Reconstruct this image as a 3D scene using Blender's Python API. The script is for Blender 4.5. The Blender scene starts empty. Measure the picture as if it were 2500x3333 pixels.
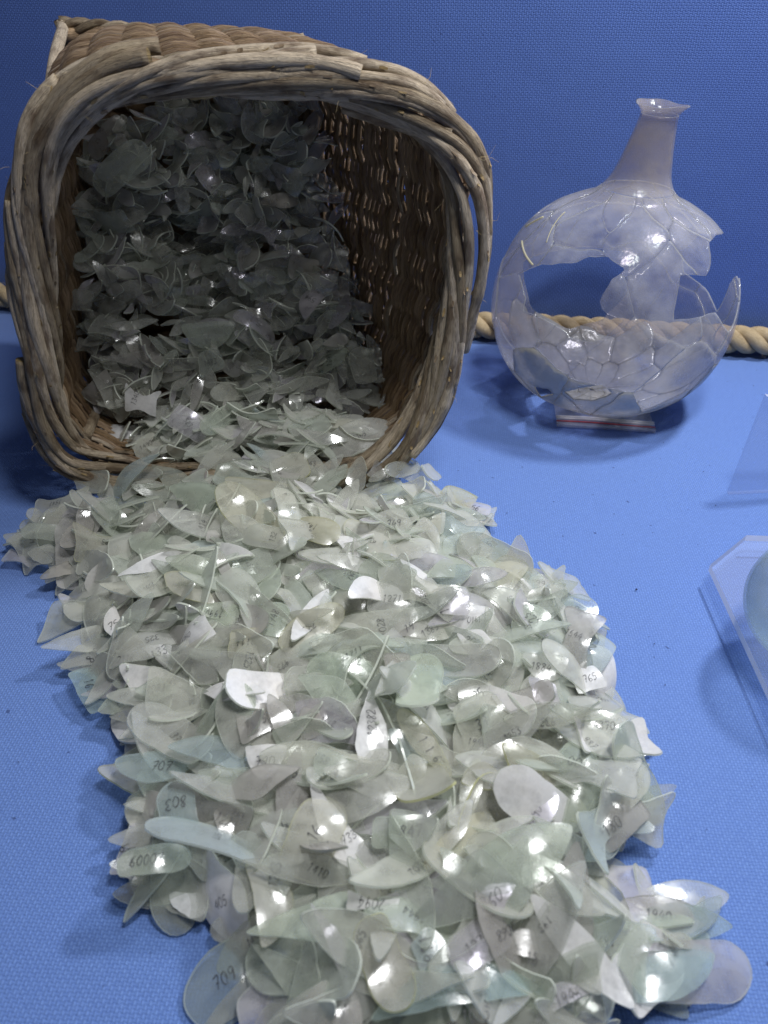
import bpy, math, random
import numpy as np
from mathutils import Vector, Matrix, noise
from mathutils.geometry import delaunay_2d_cdt

random.seed(7); RNG = np.random.default_rng(11)
PI = math.pi
scene = bpy.context.scene
COL = scene.collection

# ------------------------------------------------------------------ camera, world, lamps, exposure
PITCH = math.radians(37); HC = 0.35; FPX = 2500.0; CX, CY = 1250.0, 1666.5
cam_d = bpy.data.cameras.new('camera'); cam = bpy.data.objects.new('camera', cam_d); COL.objects.link(cam)
cam.location = (0, 0, HC); cam.rotation_euler = (PI/2 - PITCH, 0, 0)
cam_d.sensor_fit = 'VERTICAL'; cam_d.sensor_height = 36.0; cam_d.sensor_width = 27.0
cam_d.lens = 36.0*FPX/3333.0; cam_d.clip_start = 0.01; cam_d.clip_end = 50
cam_d.dof.use_dof = True; cam_d.dof.focus_distance = 0.52; cam_d.dof.aperture_fstop = 11.0
scene.camera = cam

world = bpy.data.worlds.new('World'); scene.world = world; world.use_nodes = True
bg = world.node_tree.nodes['Background']; bg.inputs[0].default_value = (0.80, 0.88, 1.0, 1); bg.inputs[1].default_value = 0.065

def lamp(name, loc, target, size, power, col, shape='DISK', size_y=None):
    d = bpy.data.lights.new(name, 'AREA'); d.shape = shape; d.size = size; d.energy = power; d.color = col
    if size_y: d.size_y = size_y
    o = bpy.data.objects.new(name, d); COL.objects.link(o); o.location = loc
    o.rotation_euler = (Vector(target)-Vector(loc)).to_track_quat('-Z', 'Y').to_euler()
    return o
lamp('case_lamp', (0.50, 0.63, 0.80), (0.10, 0.42, 0.0), 0.09, 6.0, (0.97, 0.985, 1.0))
lamp('ceiling_lamp', (0.20, 0.22, 0.96), (0.04, 0.40, 0.0), 0.20, 6.1, (0.98, 0.99, 1.0), 'RECTANGLE', 0.10)

scene.view_settings.view_transform = 'Standard'; scene.view_settings.look = 'None'
scene.view_settings.exposure = 0.0; scene.view_settings.gamma = 1.0
scene.render.engine = 'CYCLES'
scene.cycles.transparent_max_bounces = 16; scene.cycles.max_bounces = 6
scene.cycles.diffuse_bounces = 4; scene.cycles.glossy_bounces = 3; scene.cycles.transmission_bounces = 6
scene.cycles.caustics_reflective = False; scene.cycles.caustics_refractive = False
scene.cycles.use_denoising = True; scene.cycles.sample_clamp_indirect = 4.0

# ------------------------------------------------------------------ helpers
CAMP = np.array([0, 0, HC])
def ray(x, y):
    a = (x-CX)/FPX; b = -(y-CY)/FPX
    return np.array([a, math.cos(PITCH)+b*math.sin(PITCH), -math.sin(PITCH)+b*math.cos(PITCH)])
def at_h(x, y, h=0.0):
    r = ray(x, y); return CAMP + r*((h-HC)/r[2])
def at_D(x, y, D):
    r = ray(x, y); return CAMP + r*(D/r[1])
def proj(P):
    d = np.asarray(P, float)-CAMP
    zc = d[..., 1]*math.cos(PITCH)-d[..., 2]*math.sin(PITCH); u = d[..., 1]*math.sin(PITCH)+d[..., 2]*math.cos(PITCH)
    return CX+FPX*d[..., 0]/zc, CY-FPX*u/zc, zc

def make_mesh(name, V, F, mats, mi=None, uv=None, smooth=True):
    me = bpy.data.meshes.new(name)
    me.from_pydata([tuple(map(float, v)) for v in V], [], [tuple(map(int, f)) for f in F])
    for m in mats: me.materials.append(m)
    if mi is not None: me.polygons.foreach_set('material_index', np.asarray(mi, dtype=np.int32))
    if smooth: me.polygons.foreach_set('use_smooth', np.ones(len(me.polygons), dtype=bool))
    if uv is not None:
        l = me.uv_layers.new(name='UVMap'); vi = np.zeros(len(me.loops), dtype=np.int32); me.loops.foreach_get('vertex_index', vi)
        l.data.foreach_set('uv', np.asarray(uv, dtype=np.float32)[vi].ravel())
    me.update(); return me
def link(name, me, parent=None):
    o = bpy.data.objects.new(name, me); COL.objects.link(o)
    if parent is not None: o.parent = parent
    return o
def tag(o, label=None, cat=None, group=None, kind=None):
    if label: o['label'] = label
    if cat: o['category'] = cat
    if group: o['group'] = group
    if kind: o['kind'] = kind
    return o
def empty(name, loc=(0, 0, 0)):
    o = bpy.data.objects.new(name, None); COL.objects.link(o); o.location = loc; o.empty_display_size = 0.02; return o

def tube(P, R, sides=8, closed=False, cap=True, flat=None):
    """tube along the points P with radius R; returns verts, faces, uv"""
    P = np.asarray(P, float); n = len(P); R = np.broadcast_to(np.asarray(R, float), (n,))
    if closed: T = np.roll(P, -1, 0)-np.roll(P, 1, 0)
    else: T = np.gradient(P, axis=0)
    T /= np.linalg.norm(T, axis=1)[:, None]+1e-12
    N = np.zeros_like(P); a = np.array([0, 0, 1.0]) if abs(T[0][2]) < .9 else np.array([1.0, 0, 0])
    v = a-T[0]*a.dot(T[0]); N[0] = v/np.linalg.norm(v)
    for i in range(1, n):
        v = N[i-1]-T[i]*N[i-1].dot(T[i]); N[i] = v/np.linalg.norm(v)
    B = np.cross(T, N)
    ang = np.arange(sides)*2*PI/sides
    V = P[:, None, :]+R[:, None, None]*(np.cos(ang)[None, :, None]*N[:, None, :]+np.sin(ang)[None, :, None]*B[:, None, :])
    V = V.reshape(-1, 3)
    L = np.concatenate([[0], np.cumsum(np.linalg.norm(np.diff(P, axis=0), axis=1))])
    UV = np.stack([np.repeat(L, sides), np.tile(np.abs(ang/PI-1), n)], 1)
    F = []
    for i in range(n if closed else n-1):
        j = (i+1) % n
        for k in range(sides):
            k2 = (k+1) % sides
            F.append((i*sides+k, i*sides+k2, j*sides+k2, j*sides+k))
    if not closed and cap:
        F.append(tuple(range(sides))[::-1]); F.append(tuple((n-1)*sides+k for k in range(sides)))
    return V, F, UV
def catmull(pts, n, closed=True):
    pts = np.asarray(pts, float); m = len(pts); out = []
    segs = m if closed else m-1
    for i in range(segs):
        if closed: p = [pts[(i+k-1) % m] for k in range(4)]
        else: p = [pts[max(0, min(m-1, i+k-1))] for k in range(4)]
        for t in np.linspace(0, 1, n, endpoint=False):
            out.append(.5*((2*p[1])+(-p[0]+p[2])*t+(2*p[0]-5*p[1]+4*p[2]-p[3])*t*t+(-p[0]+3*p[1]-3*p[2]+p[3])*t**3))
    if not closed: out.append(pts[-1])
    return np.array(out)
def resample(P, n, closed=True):
    Q = np.vstack([P, P[:1]]) if closed else P
    d = np.concatenate([[0], np.cumsum(np.linalg.norm(np.diff(Q, axis=0), axis=1))])
    t = np.linspace(0, d[-1], n, endpoint=not closed)
    return np.stack([np.interp(t, d, Q[:, k]) for k in range(Q.shape[1])], 1)
def inside(poly, X, Y):
    poly = np.asarray(poly); c = np.zeros(np.shape(X), bool); n = len(poly)
    for i in range(n):
        x1, y1 = poly[i]; x2, y2 = poly[(i+1) % n]
        if y1 == y2: continue
        c ^= ((y1 > Y) != (y2 > Y)) & (X < (x2-x1)*(Y-y1)/(y2-y1)+x1)
    return c
def edge_dist(poly, X, Y):
    poly = np.asarray(poly); best = np.full(np.shape(X), 9.0); n = len(poly)
    for i in range(n):
        a = poly[i]; b = poly[(i+1) % n]; d = b-a; L = d.dot(d)+1e-12
        t = np.clip(((X-a[0])*d[0]+(Y-a[1])*d[1])/L, 0, 1)
        best = np.minimum(best, np.hypot(X-a[0]-t*d[0], Y-a[1]-t*d[1]))
    return best

# ------------------------------------------------------------------ materials
class NT:
    def __init__(s, name):
        s.m = bpy.data.materials.new(name); s.m.use_nodes = True; s.t = s.m.node_tree; s.t.nodes.clear()
        s.out = s.n('ShaderNodeOutputMaterial')
    def n(s, typ, **kw):
        o = s.t.nodes.new(typ)
        for k, v in kw.items(): setattr(o, k, v)
        return o
    def set(s, sock, v):
        if hasattr(v, 'is_linked') or isinstance(v, bpy.types.NodeSocket): s.t.links.new(v, sock)
        else: sock.default_value = v
    def math(s, op, a, b=0.0, c=None, clamp=False):
        o = s.n('ShaderNodeMath', operation=op); o.use_clamp = clamp
        s.set(o.inputs[0], a); s.set(o.inputs[1], b)
        if c is not None: s.set(o.inputs[2], c)
        return o.outputs[0]
    def mix(s, f, a, b, blend='MIX'):
        o = s.n('ShaderNodeMix', data_type='RGBA', blend_type=blend)
        s.set(o.inputs[0], f); s.set(o.inputs[6], a); s.set(o.inputs[7], b); return o.outputs[2]
    def noise(s, vec, scale, detail=3, rough=.55, out=0):
        o = s.n('ShaderNodeTexNoise'); s.set(o.inputs['Vector'], vec); o.inputs['Scale'].default_value = scale
        o.inputs['Detail'].default_value = detail; o.inputs['Roughness'].default_value = rough; return o.outputs[out]
    def ramp(s, f, stops):
        o = s.n('ShaderNodeValToRGB'); s.set(o.inputs[0], f); e = o.color_ramp.elements
        while len(e) < len(stops): e.new(.5)
        for k, (p, c) in enumerate(stops): e[k].position = p; e[k].color = c if len(c) == 4 else (*c, 1)
        return o.outputs[0]
    def maprange(s, v, a, b, c, d):
        o = s.n('ShaderNodeMapRange'); s.set(o.inputs[0], v)
        for k, x in enumerate((a, b, c, d)): s.set(o.inputs[k+1], x)
        return o.outputs[0]
    def coord(s, which='Object'): return s.n('ShaderNodeTexCoord').outputs[which]
    def scaled(s, vec, sc):
        o = s.n('ShaderNodeMapping'); s.set(o.inputs[0], vec); o.inputs['Scale'].default_value = sc; return o.outputs[0]
    def bump(s, h, strength=.5, dist=.001):
        o = s.n('ShaderNodeBump'); s.set(o.inputs['Height'], h); o.inputs['Strength'].default_value = strength
        o.inputs['Distance'].default_value = dist; return o.outputs[0]
    def principled(s, **kw):
        o = s.n('ShaderNodeBsdfPrincipled')
        for k, v in kw.items(): s.set(o.inputs[k.replace('_', ' ')], v)
        return o.outputs[0]
    def mixs(s, f, a, b):
        o = s.n('ShaderNodeMixShader'); s.set(o.inputs[0], f); s.t.links.new(a, o.inputs[1]); s.t.links.new(b, o.inputs[2]); return o.outputs[0]
    def done(s, sh): s.t.links.new(sh, s.out.inputs[0]); return s.m

def cloth_mat(name, pitch, col_hi, col_lo, ax=(0, 1), rot=0.0):
    k = NT(name); co = k.coord()
    wob = k.n('ShaderNodeVectorMath', operation='MULTIPLY_ADD'); k.set(wob.inputs[0], k.noise(co, 30, 2, .5, 1))
    wob.inputs[1].default_value = (.0016,)*3; k.set(wob.inputs[2], co)
    mp = k.n('ShaderNodeMapping'); k.set(mp.inputs[0], wob.outputs[0]); mp.inputs['Rotation'].default_value = (0, 0, rot)
    sp = k.n('ShaderNodeSeparateXYZ'); k.set(sp.inputs[0], mp.outputs[0])
    w = PI/pitch
    sx = k.math('SINE', k.math('MULTIPLY', sp.outputs[ax[0]], w)); sy = k.math('SINE', k.math('MULTIPLY', sp.outputs[ax[1]], w))
    ridge_x = k.math('ABSOLUTE', sx); ridge_y = k.math('ABSOLUTE', sy)
    chk = k.maprange(k.math('MULTIPLY', sx, sy), -.35, .35, 0, 1)
    warp = k.math('MULTIPLY', ridge_x, chk); weft = k.math('MULTIPLY', ridge_y, k.math('SUBTRACT', 1.0, chk))
    h = k.math('ADD', k.math('POWER', warp, .7), k.math('MULTIPLY', k.math('POWER', weft, .7), .75))
    big = k.noise(co, 9, 3, .6); fine = k.noise(co, 900, 2, .6)
    c = k.mix(k.math('MULTIPLY', h, k.maprange(fine, .3, .75, .55, 1.15), clamp=True), col_lo, col_hi)
    c = k.mix(k.maprange(big, .3, .7, 0, .22), c, (*[x*.78 for x in col_hi[:3]], 1))
    spk = k.ramp(k.noise(co, 210, 1, .4), [(.0, (1, 1, 1)), (.76, (1, 1, 1)), (.80, (.45, .45, .5))])
    c = k.mix(1.0, c, spk, 'MULTIPLY')
    return k.done(k.principled(Base_Color=c, Roughness=.8, Specular_IOR_Level=.25, Sheen_Weight=.15,
                               Normal=k.bump(k.math('ADD', h, k.math('MULTIPLY', k.noise(k.scaled(co, (1, 2.2, 1)), 7, 3, .5), 6.0)), .6, .0008)))
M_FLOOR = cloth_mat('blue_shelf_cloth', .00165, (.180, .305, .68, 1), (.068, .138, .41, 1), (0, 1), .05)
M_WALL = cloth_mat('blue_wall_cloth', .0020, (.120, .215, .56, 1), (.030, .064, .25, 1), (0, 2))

def wicker_mat(name, c1, c2, c3, rough=.62):
    k = NT(name); uv = k.coord('UV'); oi = k.n('ShaderNodeObjectInfo').outputs['Random']
    off = k.n('ShaderNodeVectorMath', operation='ADD'); k.set(off.inputs[0], uv)
    cmb = k.n('ShaderNodeCombineXYZ'); k.set(cmb.inputs[0], k.math('MULTIPLY', oi, 37.0)); k.set(cmb.inputs[2], k.math('MULTIPLY', oi, 11.0))
    k.set(off.inputs[1], cmb.outputs[0]); v = off.outputs[0]
    fib = k.noise(k.scaled(v, (22, 9, 1)), 1.6, 5, .7)
    blot = k.noise(k.scaled(v, (45, 1.2, 1)), 1.0, 3, .6)
    fine = k.noise(k.scaled(v, (120, 40, 1)), 1.5, 2, .6)
    c = k.mix(k.maprange(fib, .3, .7, 0, 1), c1, c2)
    c = k.mix(k.maprange(blot, .46, .66, 0, .85), c, c3)
    c = k.mix(k.maprange(fine, .56, .68, 0, .75), c, (c3[0]*.5, c3[1]*.45, c3[2]*.4, 1))
    hsv = k.n('ShaderNodeHueSaturation'); k.set(hsv.inputs['Color'], c); k.set(hsv.inputs['Value'], k.maprange(oi, 0, 1, .58, 1.28))
    k.set(hsv.inputs['Saturation'], k.maprange(oi, 0, 1, 1.12, .85))
    h = k.math('ADD', fib, k.math('MULTIPLY', fine, .5))
    return k.done(k.principled(Base_Color=hsv.outputs[0], Roughness=rough, Specular_IOR_Level=.35, Normal=k.bump(h, 1.0, .002)))
M_ROD = wicker_mat('weathered_willow', (.72, .60, .44, 1), (.47, .36, .24, 1), (.17, .11, .065, 1))
M_WEAVE = wicker_mat('brown_willow', (.56, .39, .23, 1), (.40, .26, .145, 1), (.19, .11, .06, 1), .5)
M_STRAW = wicker_mat('split_willow', (.62, .49, .27, 1), (.50, .37, .19, 1), (.33, .23, .11, 1))
M_JUTE = None

def jute_mat():
    k = NT('jute'); uv = k.coord('UV'); co = k.coord()
    fib = k.noise(k.scaled(uv, (60, 14, 1)), 3, 4, .7); n2 = k.noise(co, 60, 3)
    c = k.mix(k.maprange(fib, .3, .7, 0, 1), (.36, .26, .14, 1), (.66, .53, .34, 1))
    c = k.mix(k.maprange(n2, .45, .75, 0, .4), c, (.33, .23, .12, 1))
    return k.done(k.principled(Base_Color=c, Roughness=.9, Specular_IOR_Level=.1, Normal=k.bump(fib, 1.0, .0012)))
M_JUTE = jute_mat()

def shard_mat(name, col, alpha, film=0.0, rough=.15, transl=.28):
    k = NT(name); co = k.coord(); oi = k.n('ShaderNodeObjectInfo').outputs['Random']
    off = k.n('ShaderNodeVectorMath', operation='ADD'); k.set(off.inputs[0], co); k.set(off.inputs[1], k.math('MULTIPLY', oi, 9.0)); v = off.outputs[0]
    grime = k.noise(v, 95, 4, .6); spots = k.noise(v, 330, 3, .65); soft = k.noise(v, 34, 2, .5)
    c = k.mix(k.maprange(soft, .3, .7, 0, .55), col, (col[0]*.90+.05, col[1]*.86+.04, col[2]*.80+.03, 1))
    c = k.mix(k.maprange(grime, .52, .76, 0, .40), c, (col[0]*.62, col[1]*.60, col[2]*.55, 1))
    c = k.mix(k.maprange(spots, .64, .74, 0, .45), c, (.93, .93, .92, 1))
    hsv = k.n('ShaderNodeHueSaturation'); k.set(hsv.inputs['Color'], c); k.set(hsv.inputs['Value'], k.maprange(oi, 0, 1, .86, 1.08))
    k.set(hsv.inputs['Saturation'], k.maprange(k.math('FRACT', k.math('MULTIPLY', oi, 7.3)), 0, 1, .5, 1.2)); c = hsv.outputs[0]
    nrm = k.bump(k.math('ADD', k.math('MULTIPLY', soft, 1.0), k.math('MULTIPLY', spots, .10)), .22, .0025)
    d = k.n('ShaderNodeBsdfDiffuse'); k.set(d.inputs[0], c); k.set(d.inputs['Normal'], nrm)
    t = k.n('ShaderNodeBsdfTranslucent'); k.set(t.inputs[0], c)
    body = k.mixs(transl, d.outputs[0], t.outputs[0])
    tr = k.n('ShaderNodeBsdfTransparent'); tr.inputs[0].default_value = (*[min(1, .80+.18*x) for x in col[:3]], 1)
    lw = k.n('ShaderNodeLayerWeight'); lw.inputs[0].default_value = .35
    a = k.math('ADD', k.maprange(grime, .3, .72, alpha*.6, alpha*1.5), k.math('MULTIPLY', lw.outputs['Facing'], .32), clamp=True)
    glass = k.mixs(a, tr.outputs[0], body)
    # weathered gloss over the whole pane, clear or clouded
    g = k.n('ShaderNodeBsdfGlossy'); k.set(g.inputs['Roughness'], k.maprange(grime, .35, .7, rough*.5, rough*1.7)); k.set(g.inputs['Normal'], nrm)
    if film: g.inputs[0].default_value = (.90, .86, 1.0, 1)
    back = k.n('ShaderNodeNewGeometry').outputs['Backfacing']
    f = k.math('MULTIPLY_ADD', k.math('POWER', lw.outputs['Facing'], 4.0), .45, .048)
    return k.done(k.mixs(k.math('MULTIPLY', f, k.math('SUBTRACT', 1.0, back)), glass, g.outputs[0]))
TINTS = {
    'clear':     ((.80, .82, .755, 1), .25, 0),
    'green':     ((.71, .78, .69, 1), .26, 0),
    'aqua':      ((.62, .75, .76, 1), .21, 0),
    'yellowish': ((.77, .77, .66, 1), .30, 0),
    'smoky':     ((.66, .645, .61, 1), .33, 0),
    'white':     ((.96, .96, .97, 1), .68, 0),  # milky glass; lamp glare on pale shards is also painted into this colour
    'lilac':     ((.78, .765, .82, 1), .27, 1),
    'olive':     ((.56, .56, .47, 1), .42, 0),
}
M_SH = {n: shard_mat('shard_'+n.replace(' ', '_'), c, a, fl) for n, (c, a, fl) in TINTS.items()}
def edge_mat(name, col, alpha=.85):
    k = NT(name); tr = k.n('ShaderNodeBsdfTransparent')
    p = k.principled(Base_Color=col, Roughness=.12, IOR=1.52, Specular_IOR_Level=1.0)
    t = k.n('ShaderNodeBsdfTranslucent'); t.inputs[0].default_value = col
    return k.done(k.mixs(alpha, tr.outputs[0], k.mixs(.4, p, t.outputs[0])))
M_EDGE = edge_mat('shard_edge', (.80, .84, .74, 1))
M_EDGE_Y = edge_mat('shard_edge_yellow', (.72, .72, .38, 1))
M_EDGE_D = edge_mat('shard_edge_dark', (.30, .32, .27, 1))
k = NT('ink'); tr_ = k.n('ShaderNodeBsdfTransparent')
M_INK = k.done(k.mixs(k.maprange(k.noise(k.coord(), 420, 2), .3, .6, .55, .95), tr_.outputs[0], k.principled(Base_Color=(.030, .030, .036, 1), Roughness=.5)))

def flask_mat(name, col, alpha, film=380, neck=None):
    k = NT(name); co = k.coord()
    g = k.noise(co, 26, 4, .6); s = k.noise(co, 240, 3, .6); g2 = k.noise(co, 60, 3, .6)
    c = k.mix(k.maprange(g2, .5, .75, 0, .5), col, (.55, .50, .42, 1))
    c = k.mix(k.maprange(s, .66, .74, 0, .7), c, (.95, .95, .95, 1))
    zf_ = k.n('ShaderNodeSeparateXYZ'); k.set(zf_.inputs[0], co)
    nf = k.maprange(k.math('ADD', zf_.outputs[2], k.math('MULTIPLY', k.math('SUBTRACT', g, .5), .03)), .168, .204, 0, 1)
    if neck: c = k.mix(nf, c, neck[0])
    p = k.principled(Base_Color=c, Roughness=k.maprange(g, .3, .7, .09, .26), IOR=1.52, Specular_IOR_Level=.9, Thin_Film_Thickness=k.maprange(g, .3, .7, film*.7, film*1.5),
                     Thin_Film_IOR=1.8, Normal=k.bump(k.math('ADD', g2, k.math('MULTIPLY', s, .12)), .25, .003))
    t = k.n('ShaderNodeBsdfTranslucent'); k.set(t.inputs[0], c)
    tr = k.n('ShaderNodeBsdfTransparent'); tr.inputs[0].default_value = (.93, .92, .95, 1)
    lw = k.n('ShaderNodeLayerWeight'); lw.inputs[0].default_value = .3
    a = k.math('ADD', k.maprange(g, .32, .68, alpha*.35, alpha*1.9), k.math('MULTIPLY', k.math('POWER', lw.outputs['Facing'], 2.0), .42), clamp=True)
    if neck: a = k.math('ADD', a, k.math('MULTIPLY', nf, k.maprange(g, .35, .65, neck[1]*.3, neck[1]*1.8)), clamp=True)
    return k.done(k.mixs(a, tr.outputs[0], k.mixs(.35, p, t.outputs[0])))
M_FLASK = flask_mat('flask_glass', (.73, .735, .755, 1), .16, neck=((.50, .44, .38, 1), .06))
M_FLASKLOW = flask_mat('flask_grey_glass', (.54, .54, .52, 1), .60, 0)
M_NECK = flask_mat('flask_neck_glass', (.60, .56, .53, 1), .34)
M_CRACK = edge_mat('flask_crack', (.52, .52, .50, 1), .55)
M_CRACK_LOW = edge_mat('flask_dark_crack', (.33, .32, .29, 1))
M_PUTTY = edge_mat('flask_joint_filler', (.72, .68, .48, 1))

def acrylic(name, col, alpha, rough=.05):
    k = NT(name); p = k.principled(Base_Color=col, Roughness=rough, IOR=1.49, Specular_IOR_Level=.8)
    tr = k.n('ShaderNodeBsdfTransparent'); tr.inputs[0].default_value = (.95, .96, .98, 1)
    return k.done(k.mixs(alpha, tr.outputs[0], p))
M_ACR = acrylic('acrylic', (.72, .76, .86, 1), .10)
k = NT('acrylic_edge'); t_ = k.n('ShaderNodeBsdfTranslucent'); t_.inputs[0].default_value = (.94, .95, 1, 1)
M_ACR_EDGE = k.done(k.mixs(.6, k.principled(Base_Color=(.92, .93, .98, 1), Roughness=.15, Specular_IOR_Level=.8), t_.outputs[0]))
M_ACR_WALL = acrylic('acrylic_side', (.60, .65, .78, 1), .12)
M_BAG = acrylic('bag_film', (.80, .85, .95, 1), .20, .2)
M_ZIP = acrylic('bag_zip', (.90, .90, .93, 1), .85, .2)
k = NT('red_plastic'); M_RED = k.done(k.principled(Base_Color=(.62, .045, .06, 1), Roughness=.4))
M_BOWL = shard_mat('aqua_vessel_glass', (.66, .79, .84, 1), .11, 0, .12)

# ------------------------------------------------------------------ the setting: shelf, wall
WL = at_h(0, 985)[:2]; WR = at_h(2500, 1140)[:2]; wd = (WR-WL)/np.linalg.norm(WR-WL); wn = np.array([-wd[1], wd[0]])   # wn points behind the wall
A = WL-wd*.9; B = WR+wd*.9
N = 60
# shelf: one sheet with faint cloth waviness
gx = np.linspace(-1.5, 1.5, 61); gy = np.linspace(-.9, 1.0, 61); V = []; F = []
for y in gy:
    for x in gx:
        V.append((x, y, -.0006+.0006*noise.noise(Vector((x*9, y*9, 0)))))
for j in range(60):
    for i in range(60): F.append((j*61+i, j*61+i+1, (j+1)*61+i+1, (j+1)*61+i))
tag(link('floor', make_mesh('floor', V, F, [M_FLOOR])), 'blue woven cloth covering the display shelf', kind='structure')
# wall: a padded cloth board standing on the shelf
V = []; F = []
Lw = np.linalg.norm(B-A); nx, nz = 50, 30
for j in range(nz+1):
    for i in range(nx+1):
        u = i/nx*Lw; z = .004+j/nz*.9
        V.append((u, .0008*noise.noise(Vector((u*7, z*7, 3))) - .10*0, z))
for j in range(nz):
    for i in range(nx): F.append((j*(nx+1)+i, j*(nx+1)+i+1, (j+1)*(nx+1)+i+1, (j+1)*(nx+1)+i))
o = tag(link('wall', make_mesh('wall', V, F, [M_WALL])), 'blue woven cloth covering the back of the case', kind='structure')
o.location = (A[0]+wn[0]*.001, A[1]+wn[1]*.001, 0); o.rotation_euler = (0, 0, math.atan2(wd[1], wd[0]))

# ------------------------------------------------------------------ rope
rope = empty('rope', (*(WL-wn*.014), .013))
tag(rope, 'thick three-strand jute rope laid along the foot of the blue wall', 'rope')
RR = .0068; off = .0076; pitch = .060
c0 = np.array([*(WL-wn*.016), .0158]); L = 1.7; st = -.35
for k_ in range(3):
    s = np.linspace(st, st+L, 620); a = 2*PI*s/pitch+k_*2*PI/3
    sag = .0012*np.sin(s*9+1)
    P = c0[None]+s[:, None]*np.array([*wd, 0])[None]+off*np.cos(a)[:, None]*np.array([*wn, 0])[None]+(off*np.sin(a)+sag)[:, None]*np.array([0, 0, 1.0])
    rr = RR*(1+.05*np.sin(s*70+k_)+.03*np.sin(s*231))
    V, F, UV = tube(P-np.array(rope.location), rr, 12)
    link('strand', make_mesh('strand', V, F, [M_JUTE], uv=UV), rope)
V = []; F = []
for i in range(1500):
    s = random.uniform(st, st+L); a = random.uniform(0, 2*PI); r0 = off+RR*random.uniform(.75, .98)
    p = c0+s*np.array([*wd, 0])+r0*(math.cos(a)*np.array([*wn, 0])+math.sin(a)*np.array([0, 0, 1.0]))
    d = np.array([*(wd*random.uniform(-1, 1)), 0])+.9*(math.cos(a)*np.array([*wn, 0])+math.sin(a)*np.array([0, 0, 1.0]))+RNG.normal(0, .4, 3)
    d /= np.linalg.norm(d); l = random.uniform(.002, .006)
    if p[2]+d[2]*l < .001: continue
    q = np.stack([p, p+d*l*.5, p+d*l+np.array([0, 0, -l*.15])])-np.array(rope.location)
    v, f, _ = tube(q, [.00016, .00014, .00006], 3, cap=False); b = len(V); V += list(v); F += [tuple(x+b for x in ff) for ff in f]
tag(link('loose_fibre', make_mesh('loose_fibre', V, F, [M_JUTE]), rope), kind='stuff')

# ------------------------------------------------------------------ wicker basket lying on its side
RIM_PX = [(108, 800), (112, 640), (130, 520), (180, 400), (275, 300), (420, 240), (620, 217), (850, 222), (1020, 232), (1180, 262), (1350, 345), (1470, 470), (1522, 600),
          (1532, 740), (1525, 870), (1502, 1000), (1455, 1180), (1395, 1350), (1290, 1495), (1150, 1580), (980, 1602), (800, 1606), (600, 1606), (450, 1592), (255, 1530),
          (172, 1400), (138, 1180), (114, 980)]
pL = at_h(430, 1640); pR = at_h(1180, 1618)
rd = (pR-pL)/np.linalg.norm(pR-pL); RNV = np.array([rd[1], -rd[0], 0])     # rim plane normal towards the viewer
def rim_pt(x, y):
    r = ray(x, y); t = (pL-CAMP).dot(RNV)/r.dot(RNV); P = CAMP+t*r
    return np.array([(P-pL).dot(rd), P[2]])
RIM2 = resample(catmull([rim_pt(*q) for q in RIM_PX], 12), 360)
rc = np.array([.5*(RIM2[:, 0].min()+RIM2[:, 0].max()), .5*(RIM2[:, 1].min()+RIM2[:, 1].max())])
zt_, zb_ = RIM2[:, 1].max(), RIM2[:, 1].min(); RIM2[:, 1] = .0165+(RIM2[:, 1]-zb_)*(zt_-.0165)/(zt_-zb_)
def rim3(uv): return pL[None]+uv[:, :1]*rd[None]+np.array([0, 0, 1.0])*uv[:, 1:2]
RIM3 = rim3(RIM2); RIM3[:, 2] += pL[2]
tg = np.roll(RIM2, -3, 0)-np.roll(RIM2, 3, 0); tg /= np.linalg.norm(tg, axis=1)[:, None]
nr2 = np.stack([-tg[:, 1], tg[:, 0]], 1)                                    # radial outward (clockwise path)
if np.mean(np.sum(nr2*(RIM2-rc), 1)) < 0: nr2 = -nr2
RAD3 = nr2[:, :1]*rd[None]+nr2[:, 1:2]*np.array([0, 0, 1.0])
ROOT = rim3(rc[None])[0]; ROOT[2] = 0
basket = empty('wicker_basket', tuple(ROOT))
tag(basket, 'brown wicker basket tipped on its side with glass shards spilling out', 'basket')
NR = len(RIM3)
def rim_at(f):
    i = (f % 1.0)*NR; a = int(i) % NR; b = (a+1) % NR; t = i-int(i)
    return RIM3[a]*(1-t)+RIM3[b]*t, RAD3[a]*(1-t)+RAD3[b]*t
NB = 33; RODS = []
for q in range(NB):
    s0 = (q+RNG.uniform(-.25, .25))/NB; span = .275+RNG.uniform(-.03, .03); n = 70; P = []; R = []
    rad = RNG.uniform(.0030, .0043); ph = RNG.uniform(0, 6)
    for i in range(n):
        t = i/(n-1); p, rv = rim_at(s0+t*span)
        al = math.radians(-128+(206+22*math.sin(ph*3))*(t**.92)+13*math.sin(ph+t*9))
        lift = 1+.08*math.sin(ph*2+t*13)
        if t < .1: lift *= .72+.28*t/.1
        P.append(p+rv*(.0110*math.sin(al)*lift-.0008)+RNV*.0125*math.cos(al)*lift+RNV*.001)
        R.append(rad*(1.06-.32*(1-t)**2)*(1+.05*math.sin(ph+t*31)+.10*noise.noise(Vector((t*22, ph*5, 0)))))
    P = np.array(P)
    if q % 2 == 0: P[-9:] += RNV*(np.linspace(0, 1, 9)**1.5*.0045)[:, None]-np.array([rim_at(s0+span)[1]])*(np.linspace(0, 1, 9)**1.5*.002)[:, None]
    P[:, 2] = np.maximum(P[:, 2], rad*1.02)
    for kn in RNG.integers(6, n-4, 2): R[kn] *= 1.10; R[kn+1] *= 1.05
    RODS.append((P, np.array(R)))
    V, F, UV = tube(P-ROOT, R, 10)
    link('border_rod', make_mesh('border_rod', V, F, [M_ROD, M_STRAW], mi=[0]*(len(F)-2)+[1, 1], uv=UV), basket)
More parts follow.
